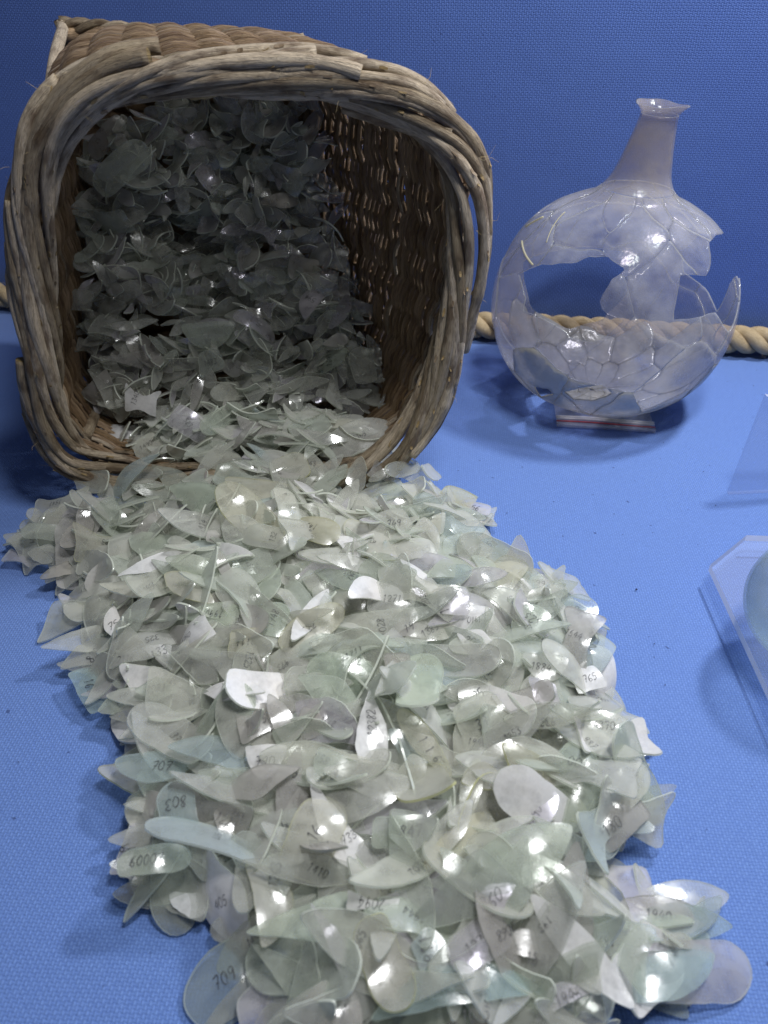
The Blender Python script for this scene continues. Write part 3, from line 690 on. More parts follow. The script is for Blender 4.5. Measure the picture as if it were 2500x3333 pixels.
# the shards one can point out in the photograph: ends of the long axis, width, shape, tint, number, turn of the number against the long axis, place of the number along it
LM = [
 # x1,y1,x2,y2,width, kind, tint, text, text angle, text pos, lean, extra
 (365, 2530, 655, 2520, 100, 'half-moon', 'aqua', '707', 0, .08, 0),
 (790, 2470, 930, 2470, 112, 'half-moon', 'white', '790', 0, .0, .35),
 (875, 2965, 905, 2750, 125, 'leaf', 'green', '1263', 0, .1, .1),
 (790, 2960, 800, 2750, 80, 'oval', 'clear', None, 0, 0, .1),
 (1480, 2060, 1612, 2105, 100, 'kite-shaped', 'white', '2004', 0, .0, .3),
 (1705, 1885, 1820, 1905, 80, 'kite-shaped', 'white', '966', 180, .05, .2),
 (1310, 2070, 1490, 1970, 115, 'kite-shaped', 'clear', '1385', 0, .0, .3),
 (1050, 2160, 1235, 2150, 150, 'triangular', 'green', '2002', 0, .0, .4),
 (1205, 2250, 1215, 2570, 105, 'leaf', 'white', '12382', 180, -.1, .3),
 (1210, 2700, 1405, 2700, 115, 'four-sided', 'green', '847', 0, .15, .45),
 (1190, 1730, 1345, 1700, 115, 'four-sided', 'clear', '749', 0, .1, .4),
 (950, 1710, 1105, 1740, 85, 'tongue', 'olive', '1450', 180, -.12, .2),
 (865, 1640, 985, 1615, 65, 'leaf', 'clear', '848', 0, .0, .3),
 (575, 1995, 830, 2010, 85, 'leaf', 'green', '1990', 180, .0, .3),
 (745, 2100, 860, 2090, 95, 'four-sided', 'yellowish', '2111', 180, .0, .3),
 (735, 2260, 790, 2470, 105, 'oval', 'clear', None, 0, 0, .3),
 (770, 2380, 900, 2340, 110, 'four-sided', 'smoky', '1075', 0, .0, .2),
 (700, 2590, 770, 2740, 100, 'jagged', 'smoky', '1224', 40, .0, .2),
 (600, 2760, 570, 2560, 130, 'tongue', 'aqua', '803', 90, .1, .25),
 (470, 2640, 385, 2840, 95, 'flared', 'lilac', '661', 70, .1, .1),
 (400, 2870, 640, 2840, 95, 'tongue', 'green', '60007', 0, -.1, .2),
 (530, 2910, 700, 2960, 100, 'jagged', 'white', None, 0, 0, .2),
 (640, 3330, 830, 3060, 210, 'oval', 'aqua', '709', -20, .0, .15),
 (1040, 3180, 1130, 3420, 200, 'oval', 'smoky', '1769', 60, -.1, .2),
 (1185, 2960, 1310, 3270, 150, 'tongue', 'yellowish', None, 0, 0, .25),
 (1110, 2900, 1310, 2930, 75, 'flared', 'white', '2094', 180, .0, .5),
 (1010, 2900, 1150, 3230, 90, 'triangular', 'lilac', None, 0, 0, .3),
 (1320, 3110, 1470, 3050, 190, 'jagged', 'aqua', '911', 0, .0, .2),
 (1470, 3120, 1660, 2980, 140, 'tongue', 'lilac', '12321', 0, .0, .1),
 (1200, 3330, 1830, 3230, 160, 'crescent', 'aqua', '1015', 0, .05, .2),
 (1720, 3330, 1960, 3210, 130, 'triangular', 'lilac', '1946', 0, .0, .1),
 (1710, 2890, 2068, 3290, 120, 'leaf', 'white', None, 0, 0, .35),
 (2020, 2950, 2330, 3000, 130, 'crescent', 'smoky', '1940', 0, -.1, .15),
 (2035, 3030, 2420, 3030, 125, 'crescent', 'aqua', None, 0, 0, .3),
 (1990, 3270, 2370, 3120, 190, 'crescent', 'aqua', None, 0, 0, .1),
 (1500, 2880, 1900, 2700, 190, 'crescent', 'green', None, 0, 0, .35),
 (1560, 2460, 1860, 2470, 90, 'crescent', 'clear', None, 0, 0, .5),
 (1680, 2780, 1790, 2560, 110, 'tongue', 'lilac', '1890', 0, .0, .1),
 (1500, 2690, 1560, 2450, 75, 'leaf', 'clear', None, 0, 0, .3),
 (1860, 2700, 1890, 2400, 170, 'oval', 'green', '100', 90, .2, .2),
 (1950, 2710, 2100, 2580, 130, 'four-sided', 'smoky', '180', 0, -.2, .2),
 (1985, 2620, 2105, 2480, 120, 'oval', 'clear', None, 0, 0, .2),
 (1860, 2370, 2060, 2380, 100, 'oval', 'clear', '4370', 0, .0, .3),
 (1490, 2400, 1660, 2310, 190, 'four-sided', 'clear', '38', 0, -.05, .5),
 (1490, 2260, 1610, 2250, 110, 'tongue', 'clear', '25', 30, .05, .4),
 (1250, 2220, 1350, 2140, 140, 'kite-shaped', 'smoky', '42', 60, .0, .3),
 (1330, 2260, 1450, 2210, 110, 'triangular', 'green', '695', 0, .0, .3),
 (1690, 2100, 1760, 1990, 120, 'oval', 'green', '323', 90, .1, .4),
 (1700, 2140, 1860, 2160, 90, 'half-moon', 'clear', '1884', 0, -.1, .3),
 (1710, 2200, 1830, 2290, 85, 'kite-shaped', 'lilac', '108', 90, .0, .3),
 (1860, 2230, 1960, 2200, 80, 'four-sided', 'white', '1765', 0, .0, .2),
 (1830, 1960, 1935, 2030, 115, 'oval', 'aqua', '603', 50, -.1, .2),
 (1880, 2190, 1960, 2080, 130, 'four-sided', 'aqua', '2', 90, .0, .1),
 (1580, 1730, 1680, 1870, 90, 'oval', 'aqua', '53', 90, -.3, .15),
 (1590, 1930, 1690, 1820, 110, 'four-sided', 'yellowish', '17', 90, .0, .2),
 (1400, 1980, 1530, 1900, 140, 'kite-shaped', 'lilac', '111', 90, -.2, .45),
 (1200, 1960, 1350, 1990, 120, 'tongue', 'clear', '1271', 10, .0, .4),
 (1240, 1810, 1340, 1990, 80, 'leaf', 'clear', '1683', 0, .3, .4),
 (920, 2130, 1120, 1990, 110, 'oval', 'yellowish', '2522', 0, -.1, .3),
 (870, 2070, 910, 1960, 95, 'tongue', 'green', '1748', 0, .0, .3),
 (690, 1850, 830, 1980, 130, 'crescent', 'clear', None, 0, 0, .3),
 (525, 1850, 700, 1950, 85, 'leaf', 'yellowish', None, 0, 0, .3),
 (400, 1750, 585, 1800, 85, 'half-moon', 'green', None, 0, 0, .25),
 (465, 1660, 530, 1660, 130, 'tongue', 'clear', None, 0, 0, .5),
 (540, 1585, 770, 1680, 110, 'leaf', 'green', '1282', 180, .25, .45),
 (720, 1610, 920, 1790, 120, 'oval', 'yellowish', None, 0, 0, .35),
 (640, 1560, 760, 1590, 95, 'jagged', 'clear', '102', 0, .0, .4),
 (735, 1700, 800, 1800, 90, 'leaf', 'green', '555', 90, -.2, .4),
 (1030, 1480, 1310, 1390, 120, 'leaf', 'clear', '1103', 10, .0, .5),
 (605, 1450, 815, 1490, 70, 'leaf', 'clear', None, 0, 0, .4),
 (260, 1430, 500, 1490, 90, 'crescent', 'white', '1602', 10, .1, .35),
 (430, 1470, 520, 1420, 75, 'four-sided', 'clear', '1490', 0, .0, .4),
 (550, 1340, 690, 1340, 100, 'four-sided', 'green', '2001', 60, -.1, .7),
 (720, 1310, 840, 1350, 90, 'triangular', 'clear', '9464', 90, .0, .6),
 (400, 1290, 520, 1310, 105, 'flared', 'white', '1340', 80, -.15, .7),
 (880, 1500, 1010, 1540, 110, 'leaf', 'yellowish', None, 0, 0, .4),
 (965, 1420, 1040, 1500, 85, 'four-sided', 'clear', '1043', 60, .0, .4),
 (1195, 1250, 1165, 1130, 80, 'tongue', 'clear', None, 0, 0, .8),
 (1240, 1300, 1330, 1340, 60, 'four-sided', 'clear', '837', 0, .0, .6),
 (640, 1190, 730, 1170, 90, 'four-sided', 'green', '1483', 0, .0, .8),
 (590, 1100, 770, 1090, 90, 'half-moon', 'green', None, 0, 0, .8),
 (210, 1000, 310, 960, 90, 'kite-shaped', 'clear', None, 0, 0, .8),
 (310, 620, 480, 470, 110, 'tongue', 'green', None, 0, 0, .9),
 (125, 1760, 190, 1640, 70, 'tongue', 'clear', None, 0, 0, .45),
 (200, 1790, 310, 1690, 75, 'leaf', 'smoky', None, 0, 0, .4),
 (20, 1815, 120, 1840, 60, 'flared', 'lilac', None, 0, 0, .1),
 (110, 1880, 290, 1840, 60, 'jagged', 'smoky', None, 0, 0, .2),
 (200, 1980, 310, 2030, 70, 'crescent', 'clear', None, 0, 0, .15),
 (345, 1990, 405, 2110, 60, 'half-moon', 'white', '75', 90, .0, .3),
 (190, 2140, 380, 2120, 95, 'triangular', 'clear', '830', 60, .1, .12),
 (260, 2170, 330, 2310, 95, 'four-sided', 'aqua', '167', 0, .0, .12),
 (310, 2300, 480, 2250, 95, 'jagged', 'green', '71', 0, .0, .2),
 (430, 2240, 580, 2220, 80, 'kite-shaped', 'green', '2081', 0, .0, .35),
 (470, 2080, 560, 2150, 95, 'triangular', 'white', '133', 70, .0, .4),
 (1010, 1920, 1060, 1850, 150, 'jagged', 'clear', None, 0, 0, .35),
 (1260, 2080, 1400, 2020, 100, 'kite-shaped', 'smoky', '19', 0, .0, .3),
 (980, 2410, 1050, 2260, 100, 'crescent', 'smoky', None, 0, 0, .4),
 (915, 2680, 970, 2400, 75, 'leaf', 'smoky', '52', 90, .15, .3),
 (1010, 2480, 1140, 2540, 140, 'half-moon', 'green', '3', 0, .1, .35),
 (1260, 2560, 1390, 2470, 110, 'jagged', 'clear', None, 0, 0, .35),
 (1290, 2330, 1470, 2560, 80, 'leaf', 'yellowish', '1 1 6', 0, .1, .35),
 (970, 2860, 1080, 2600, 170, 'tongue', 'yellowish', '16', 0, .0, .3),
 (900, 2770, 960, 2590, 55, 'leaf', 'green', '4', 0, .0, .3),
 (1110, 2690, 1180, 2800, 70, 'leaf', 'white', '733', 90, -.15, .3),
 (1400, 2830, 1560, 2600, 90, 'crescent', 'clear', None, 0, 0, .3),
 (1420, 2900, 1480, 2760, 110, 'flared', 'green', None, 0, 0, .3),
 (1590, 3090, 1860, 3140, 100, 'crescent', 'smoky', '1891', 0, .1, .3),
 (1540, 2960, 1690, 2860, 120, 'jagged', 'lilac', '860', 0, -.1, .3),
 (1500, 2530, 1640, 2530, 90, 'crescent', 'yellowish', None, 0, 0, .4),
 (1360, 1600, 1425, 1680, 75, 'oval', 'aqua', None, 0, 0, .35),
 (1430, 1600, 1540, 1640, 80, 'four-sided', 'yellowish', None, 0, 0, .2),
 (1420, 1700, 1560, 1760, 110, 'flared', 'aqua', None, 0, 0, .25),
 (1500, 1650, 1595, 1665, 45, 'four-sided', 'lilac', '56', 0, .0, .1),
 (1380, 1670, 1400, 1830, 85, 'leaf', 'clear', '5', 90, .2, .35),
]
lmr = np.random.default_rng(77)
for (x1, y1, x2, y2, w, kd, tint, txt, ta, tp, lean) in LM[::-1]:
    xm, ym = .5*(x1+x2), .5*(y1+y2)
    inb = ym < 1330 and inside(OPEN_PX, np.array([xm]), np.array([ym]))[0] and ym < 1380
    P = None
    if inb: P = bank_pt(xm, ym, -.012)
    if P is not None and P[1] > .53:
        n = np.array([0, -1.0*lean, .45])
    else:
        inb = False; h = .02
        for _ in range(4):
            P = at_h(xm, ym, h); i, j = int((P[1]-GY0)/GS), int((P[0]-GX0)/GS)
            h = float(HM[max(0, min(GH-1, i)), max(0, min(GW-1, j))])+.004
        n = np.array([lmr.normal(0, .08), -lean, 1.0])
    n = n/np.linalg.norm(n)
    def on_plane(x, y):
        r = ray(x, y); return CAMP+r*((P-CAMP).dot(n)/r.dot(n))
    a_, b_ = on_plane(x1, y1), on_plane(x2, y2); ax = b_-a_; Ln = min(.11, np.linalg.norm(ax)); ax /= np.linalg.norm(ax)
    zc = proj(P)[2]; yv = np.cross(n, ax); q_ = np.array(proj(P+yv*.01)[:2])-np.array(proj(P)[:2])
    px_per = np.linalg.norm(q_)/.01; Wd = min(Ln*1.4, w/max(px_per, 1200))
    if Wd > Ln:
        T = template(kd, Wd, Ln, lmr, R=lmr.uniform(.05, .07)); M = np.stack([yv, -ax, n], 1)
    else:
        T = template(kd, Ln, Wd, lmr, R=max(.030, Ln*lmr.uniform(.66, 1.1))); M = np.stack([ax, yv, n], 1)
    flip = (kd in ('crescent', 'leaf', 'oval', 'tongue')) and lmr.random() < .25 and txt is None
    if flip: M = M@np.diag([1, -1, -1])
    pos = P.copy()
    if not inb: pos[2] = settle(T, M, P[0], P[1], 80)
    SHARD = add_shard(T, M, pos, tint, 'in' if inb else 'out', txt, math.radians(ta), (tp*T.L, 0), (.0042 if len(txt or '') > 3 else .0050), flip, True)
    if Wd > Ln: SHARD.tang += PI/2*(1 if M[:, 0][0] < 0 else -1)*0

# which shards show, and how large
allp = []; own = []
for i, s in enumerate(SH):
    S = s.T.S@s.M.T+s.p; allp.append(S); own.append(np.full(len(S), i))
allp = np.concatenate(allp); own = np.concatenate(own)
px_, py_, zc_ = proj(allp); cw = 7.0
deep = allp[:, 1] > .50
vis = (px_ > 0) & (px_ < 2500) & (py_ > 0) & (py_ < 3333)
vis &= (~deep) | inside(OPEN_PX, px_, py_)
key = ((py_/cw).astype(np.int64)*400+(px_/cw).astype(np.int64))[vis]; o_ = own[vis]; z_ = zc_[vis]
od = np.lexsort((z_, key)); ks = key[od]; first = np.concatenate([[True], ks[1:] != ks[:-1]])
cnt = np.bincount(o_[od][first], minlength=len(SH)).astype(float)
for i, s in enumerate(SH):
    s.cnt = cnt[i]+(1e5 if s.main and cnt[i] > 3 else 0); s.c = (s.T.mid@s.M.T+s.p).mean(0); s.pc = np.array([float(v) for v in proj(s.c)[:2]])
order = np.argsort([-s.cnt for s in SH])
IND = [SH[i] for i in order[:300]]; REST = [SH[i] for i in order[300:]]

# handwriting
DIG = {'0': [[(.30, 1), (.08, .75), (.06, .3), (.28, 0), (.50, .25), (.52, .75), (.30, 1)]],
       '1': [[(.18, .82), (.34, 1), (.28, 0)]],
       '2': [[(.08, .80), (.28, 1), (.50, .78), (.36, .45), (.06, .02), (.56, .05)]],
       '3': [[(.08, .92), (.34, 1), (.50, .78), (.24, .55), (.50, .28), (.30, 0), (.05, .12)]],
       '4': [[(.40, 1), (.06, .38), (.56, .40)], [(.42, .70), (.38, 0)]],
       '5': [[(.50, 1), (.16, .98), (.12, .58), (.40, .58), (.48, .25), (.25, 0), (.05, .10)]],
       '6': [[(.46, 1), (.16, .65), (.06, .25), (.28, 0), (.48, .22), (.32, .45), (.10, .30)]],
       '7': [[(.06, .95), (.54, 1), (.24, 0)], [(.20, .52), (.48, .55)]],
       '8': [[(.44, .85), (.24, 1), (.10, .78), (.44, .28), (.26, 0), (.06, .22), (.46, .72), (.44, .85)]],
       '9': [[(.46, .72), (.26, .50), (.08, .75), (.28, 1), (.47, .80), (.36, 0)]]}
def ink_mesh(s):
    rg = np.random.default_rng(abs(hash((s.text, round(s.p[0], 5)))) % 2**32) if False else np.random.default_rng(int(abs(s.p[0])*1e6)+len(s.text))
    hgt = s.th; adv = .66; n = len(s.text); V = []; F = []
    tw = n*adv*hgt
    room = s.T.L*.72 if abs(math.sin(s.tang)) < .6 else s.T.W*.80
    if tw > room: hgt *= max(.55, room/tw); tw = n*adv*hgt
    hgt = min(hgt, .62*(s.T.W if abs(math.sin(s.tang)) < .6 else s.T.L))
    ca, sa = math.cos(s.tang), math.sin(s.tang); hw = hgt*.043
    for q, ch in enumerate(s.text):
        if ch not in DIG: continue
        for st in DIG[ch]:
            P = np.array(st, float)+rg.normal(0, .025, (len(st), 2)); P = catmull(P, 4, False)
            P[:, 0] += .14*P[:, 1]+q*adv-n*adv/2; P[:, 1] += -.5+rg.normal(0, .03); P *= hgt
            Q = np.stack([P[:, 0]*ca-P[:, 1]*sa+s.tpos[0], P[:, 0]*sa+P[:, 1]*ca+s.tpos[1]], 1)
            t = np.gradient(Q, axis=0); t /= np.linalg.norm(t, axis=1)[:, None]+1e-9; nn = np.stack([-t[:, 1], t[:, 0]], 1)
            ww = hw*(1+.25*np.sin(np.linspace(0, 5, len(Q))+q))[:, None]
            A_, B_ = Q+nn*ww, Q-nn*ww; b = len(V)
            for C_ in (A_, B_):
                z = s.T.zf(C_[:, 0], C_[:, 1])+s.T.zoff+(s.T.th/2+.00012)*(-1 if s.flip else 1)
                V += [tuple(v) for v in np.column_stack([C_, z])]
            m = len(Q)
            for i in range(m-1): F.append((b+i, b+m+i, b+m+i+1, b+i+1))
    if s.flip:      # written on the face that looks up: mirrored in local terms
        V = [(v[0], 2*s.tpos[1]-v[1], v[2]) for v in V]
        V = [(v[0], v[1], float(s.T.zf(np.float64(v[0]), np.float64(v[1]))+s.T.zoff-(s.T.th/2+.00012))) for v in V]
    return make_mesh('inked_number', V, F, [M_INK], smooth=False) if F else None

def compass(a, b):
    d = b-a
    if abs(d[0]) > 1.6*abs(d[1]): return 'right of' if d[0] > 0 else 'left of'
    return 'below' if d[1] > 0 else 'above'
def size_word(s):
    L = s.T.L
    return 'large ' if L > .060 else ('small ' if L < .038 else '')
def zone(s):
    x, y = s.pc
    if s.where == 'in': return 'inside the basket'
    if y < 1560: return 'in the basket mouth'
    if y < 1760: return 'under the basket rim' if x > 460 else 'beside the basket foot'
    if y > 2850: return 'at the front of the heap'
    e = edge_dist(HEAP, np.array([s.c[0]]), np.array([s.c[1]]))[0]
    return 'at the edge of the heap' if e < .018 else 'amid the heap'
seen_num = {q.text for q in IND if q.main and q.text}
for s in IND:
    if s.text and not s.main:
        while s.text in seen_num: s.text = str(int(rng.integers(102, 2199)))
        seen_num.add(s.text)
marks = [s for s in IND if s.main and s.text and ' ' not in s.text]
bare = set()
def strip_num(t): return ' '.join(w for w in t.split() if not w.isdigit())
def label_for(s):
    a = f"{size_word(s)}{s.tint} {s.T.kind} glass shard"
    ink = f" inked {s.text}" if s.text and ' ' not in s.text else ''
    tries_ = [f"{a}{ink} {zone(s)}"]
    near = sorted((m for m in marks if m is not s), key=lambda m: np.hypot(*(m.pc-s.pc)))
    for m in near[:14]:
        c = compass(m.pc, s.pc); far = np.hypot(*(m.pc-s.pc))
        for adj in (('just ', '') if far < 260 else ('', 'well ')):
            tries_.append(f"{a}{ink} {adj}{c} the {m.tint} {m.T.kind} shard inked {m.text}")
    for lab in tries_:
        if strip_num(lab) not in bare and len(lab.split()) <= 16:
            bare.add(strip_num(lab)); return lab
    return tries_[0]
for s in IND:
    o = link('glass_shard', tpl_mesh(s.T))
    o.matrix_world = Matrix.Translation(Vector(s.p)) @ Matrix(s.M.tolist()).to_4x4()
    sl = o.material_slots; sl[0].link = 'OBJECT'; sl[0].material = M_SH[s.tint]
    sl[1].link = 'OBJECT'; sl[1].material = M_EDGE_Y if s.tint in ('yellowish', 'olive') else (M_EDGE_D if s.tint == 'smoky' else M_EDGE)
    lab = label_for(s)
    tag(o, lab, 'glass shard', 'glass shards spilling from the basket')
    if s.text:
        me = ink_mesh(s)
        if me: link('inked_number', me, o)
# the rest of the heap, seen only in slivers: one mass
V = []; F = []; MI = []; names = list(M_SH)
for s in REST:
    if s.cnt < 1 and s.where == 'in' and False: continue
    b = len(V); V += list(s.T.V@s.M.T+s.p); F += [tuple(x+b for x in f) for f in s.T.F]
    MI += [names.index(s.tint) if m == 0 else len(names) for m in s.T.mi]
tag(link('broken_glass', make_mesh('broken_glass', V, F, [M_SH[n] for n in names]+[M_EDGE], MI)), 'mass of smaller glass shards filling the heap and the basket', 'broken glass', kind='stuff')
print('SHARDS', N_OUT, n_in, len(LM), 'individual', len(IND), 'min cnt', IND[-1].cnt)

# ------------------------------------------------------------------ mended glass flask
FL = np.array([.1955, .648, .0015])
PROF = catmull([(0.0005, .004), (.02, .0015), (.045, .0035), (.074, .017), (.095, .041), (.105, .068), (.1075, .090), (.1035, .117), (.091, .145), (.072, .166), (.052, .178), (.0345, .1858), (.0252, .197), (.0206, .212), (.0172, .228), (.0152, .240), (.0148, .2455), (.0172, .2495), (.0208, .2525)], 12, False)*np.array([.965, .975])
SL = np.concatenate([[0], np.cumsum(np.linalg.norm(np.diff(PROF, axis=0), axis=1))])
def prof(s): return np.interp(s, SL, PROF[:, 0]), np.interp(s, SL, PROF[:, 1])
TILT = Matrix.Rotation(math.radians(2.5), 3, 'Y')
TI = np.array(TILT.inverted())
flask = empty('glass_flask', tuple(FL)); flask.rotation_euler = TILT.to_euler()
tag(flask, 'mended clear glass flask with missing pieces standing on a plastic bag', 'flask')
h_of = np.maximum.accumulate(PROF[4:, 1]); 
def flask_hit(x, y, back=False):
    r = ray(x, y); hits = []; prev = None
    for t in np.arange(.45, .90, .0008):
        q = TI@(CAMP+r*t/r[1]-FL); rr = math.hypot(q[0], q[1])
        if q[2] < .002 or q[2] > .243: c = False
        else: c = rr < np.interp(q[2], PROF[8:, 1], PROF[8:, 0])
        if prev is not None and c != prev: hits.append(q)
        prev = c
    if not hits: return None
    q = hits[-1] if back else hits[0]
    th = math.atan2(q[0], -q[1])               # 0 faces the viewer
    return th, float(np.interp(q[2], PROF[8:, 1], SL[8:]))
HOLES_PX = [[(1690, 890), (1760, 858), (1895, 848), (1905, 832), (1985, 832), (2005, 858), (2042, 872), (1985, 915), (1952, 980), (1962, 1005), (1990, 1030), (2035, 1045), (1960, 1100), (1935, 1118), (1850, 1098), (1830, 1068), (1740, 1025), (1700, 1010), (1712, 960)],
            [(1722, 1282), (1738, 1258), (1785, 1266), (1803, 1284), (1760, 1294)],
            [(1835, 1276), (1895, 1262), (1960, 1250), (1995, 1282), (1935, 1304), (1868, 1300)]]
BACK_PX = [[(1700, 850), (1900, 800), (2050, 820), (2040, 960), (1960, 1040), (1850, 1075), (1730, 1010)], [(1722, 1282), (1738, 1258), (1785, 1266), (1803, 1284), (1760, 1294)],
           [(1835, 1276), (1895, 1262), (1960, 1250), (1995, 1282), (1935, 1304), (1868, 1300)]]
US = .1
HOLES = []
for pl, bk in [(h, False) for h in HOLES_PX]+[(h, True) for h in BACK_PX]:
    q = [flask_hit(x, y, bk) for x, y in pl]; q = [(t % (2*PI), s) for v in q if v for t, s in [v]]
    if len(q) > 2:
        ts = np.array([t for t, _ in q])
        if np.ptp(ts) > PI: ts = np.where(ts < PI, ts+2*PI, ts)
        pp = np.column_stack([ts*US, [s for _, s in q]])
        pp = resample(pp, 50)
        pp += .0011*np.array([[noise.noise(Vector((a*260, b*260, 1))), noise.noise(Vector((a*260, b*260, 5)))] for a, b in pp])
        for sft in (-2*PI*US, 0, 2*PI*US): HOLES.append(pp+np.array([sft, 0]))
GAP = np.array([(13.5, .217), (22, .2165), (30, .214), (36, .224), (41, .238), (58, .241), (75, .235), (100, .222), (118, .212), (131, .185), (128, .166), (120, .1625), (111, .160), (103, .151), (98, .147), (96, .160), (92, .178), (84, .191), (76, .189), (72, .196),
                (66, .187), (60, .178), (55, .166), (49, .163), (43, .170), (38, .179), (34, .186), (22, .184), (10, .1845), (11.5, .200)])
pp = np.column_stack([np.radians(GAP[:, 0])*US, GAP[:, 1]]); pp = resample(pp, 80)
pp += .0008*np.array([[noise.noise(Vector((a*260, b*260, 1))), noise.noise(Vector((a*260, b*260, 5)))] for a, b in pp])
for sft in (-2*PI*US, 0, 2*PI*US): HOLES.append(pp+np.array([sft, 0]))
S_BODY = float(SL[np.argmin(abs(PROF[:, 1]-.185)+(PROF[:, 0] > .06))])
rf = np.random.default_rng(3); seeds = []
for _ in range(4000):
    u, s = rf.uniform(0, 2*PI*US), rf.uniform(.02, S_BODY)
    if all(min(abs(u-a), 2*PI*US-abs(u-a))**2+(s-b)**2 > ((.066 if s > .11 else .052)*rf.uniform(.35, 1.25))**2 for a, b in seeds): seeds.append((u, s))
def clip_half(poly, p, n):
    out = []
    for i in range(len(poly)):
        a, b = poly[i], poly[(i+1) % len(poly)]; da, db = (a-p).dot(n), (b-p).dot(n)
        if da <= 0: out.append(a)
        if da*db < 0: out.append(a+(b-a)*(da/(da-db)))
    return out
PER = 2*PI*US
def flask_piece(name, poly, mat, step=.0045, inset=.0001, holes=HOLES):
    P = np.array(poly); P = resample(P, max(16, int(np.sum(np.linalg.norm(np.diff(np.vstack([P, P[:1]]), axis=0), axis=1))/.0035)))
    for i in range(len(P)):
        q = P[i]
        if .022 < q[1] < S_BODY-.002:
            w = q[0] % PER; d = noise.noise_vector(Vector((math.cos(w/US)*2.2, math.sin(w/US)*2.2, q[1]*26))); e = noise.noise_vector(Vector((math.cos(w/US)*7, math.sin(w/US)*7, q[1]*80))); P[i] = q+.0085*np.array([d.x, d.y])+.0022*np.array([e.x, e.y])
    ctr = P.mean(0); d = P-ctr; P = ctr+d*(1-inset/np.linalg.norm(d, axis=1))[:, None]
    P[:, 1] = np.clip(P[:, 1], .0015, None)
    X, Y = np.meshgrid(np.arange(P[:, 0].min(), P[:, 0].max(), step), np.arange(P[:, 1].min(), P[:, 1].max(), step))
    m = inside(P, X, Y) & (edge_dist(P, X, Y) > .002); I = np.column_stack([X[m], Y[m]])
    pts = [Vector(p) for p in np.vstack([P, I]) ]; nb = len(P); edges = [(i, (i+1) % nb) for i in range(nb)]
    lo, hi = P.min(0), P.max(0)
    use = [h for h in holes if not (h[:, 0].max() < lo[0] or h[:, 0].min() > hi[0] or h[:, 1].max() < lo[1] or h[:, 1].min() > hi[1])]
    for h in use:
        b = len(pts); pts += [Vector(p) for p in h]; edges += [(b+i, b+(i+1) % len(h)) for i in range(len(h))]
    vc, _, fc, *_ = delaunay_2d_cdt(pts, edges, [], 0, 1e-6)
    XY = np.array([[v.x, v.y] for v in vc]); F = []
    cen = np.array([XY[list(f)].mean(0) for f in fc])
    ok = inside(P, cen[:, 0], cen[:, 1])
    for h in use: ok &= ~inside(h, cen[:, 0], cen[:, 1])
    F = [tuple(f) for f, k_ in zip(fc, ok) if k_]
    if not F: return None
    used = sorted({v for f in F for v in f}); mp = {v: i for i, v in enumerate(used)}; F = [tuple(mp[v] for v in f) for f in F]; XY = XY[used]
    th = XY[:, 0]/US; r, z = prof(XY[:, 1]); e = 2e-4
    r2, z2 = prof(XY[:, 1]+e); r1, z1 = prof(XY[:, 1]-e); dr, dz = r2-r1, z2-z1; ln = np.hypot(dr, dz)+1e-12
    nr, nz = dz/ln, -dr/ln
    dirx, diry = np.sin(th), -np.cos(th)
    O = np.column_stack([r*dirx, r*diry, z]); Nn = np.column_stack([nr*dirx, nr*diry, nz]); tk = .0013
    lift = rf.uniform(-.0004, .0004)
    V = np.vstack([O+Nn*lift, O-Nn*(tk-lift)]); n = len(O); cn = {}
    for f in F:
        for a, b in zip(f, f[1:]+f[:1]): cn[(a, b)] = 1
    bd = [(a, b) for a, b in cn if (b, a) not in cn]
    FF = F+[tuple(x+n for x in f[::-1]) for f in F]+[(b, a, a+n, b+n) for a, b in bd]
    lab_ = list(range(2*n))
    def find(i):
        while lab_[i] != i: lab_[i] = lab_[lab_[i]]; i = lab_[i]
        return i
    for f in FF:
        for a in f[1:]: lab_[find(a)] = find(f[0])
    roots = {}
    for q, f in enumerate(FF): roots.setdefault(find(f[0]), []).append(q)
    for qs in roots.values():
        if len(qs) < 16: continue
        us = sorted({v for q in qs for v in FF[q]}); mp = {v: i for i, v in enumerate(us)}
        link(name, make_mesh(name, V[us], [tuple(mp[v] for v in FF[q]) for q in qs], [mat, M_CRACK_LOW if mat is M_FLASKLOW else M_CRACK], [0 if q < 2*len(F) else 1 for q in qs]), flask)
for (u, s) in seeds:
    poly = [np.array(q, float) for q in [(u-.16, .0015), (u+.16, .0015), (u+.16, S_BODY), (u-.16, S_BODY)]]
    for (a, b) in seeds:
        for sft in (-PER, 0, PER):
            q = np.array([a+sft, b]); p = np.array([u, s])
            if np.allclose(p, q): continue
            d = q-p
            if np.linalg.norm(d) > .3: continue
            poly = clip_half(poly, (p+q)/2, d)
            if len(poly) < 3: break
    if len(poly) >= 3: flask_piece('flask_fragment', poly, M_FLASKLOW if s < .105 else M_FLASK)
S_LIP = float(SL[np.argmin(abs(PROF[:, 1]-.2394)+(PROF[:, 0] > .03))])
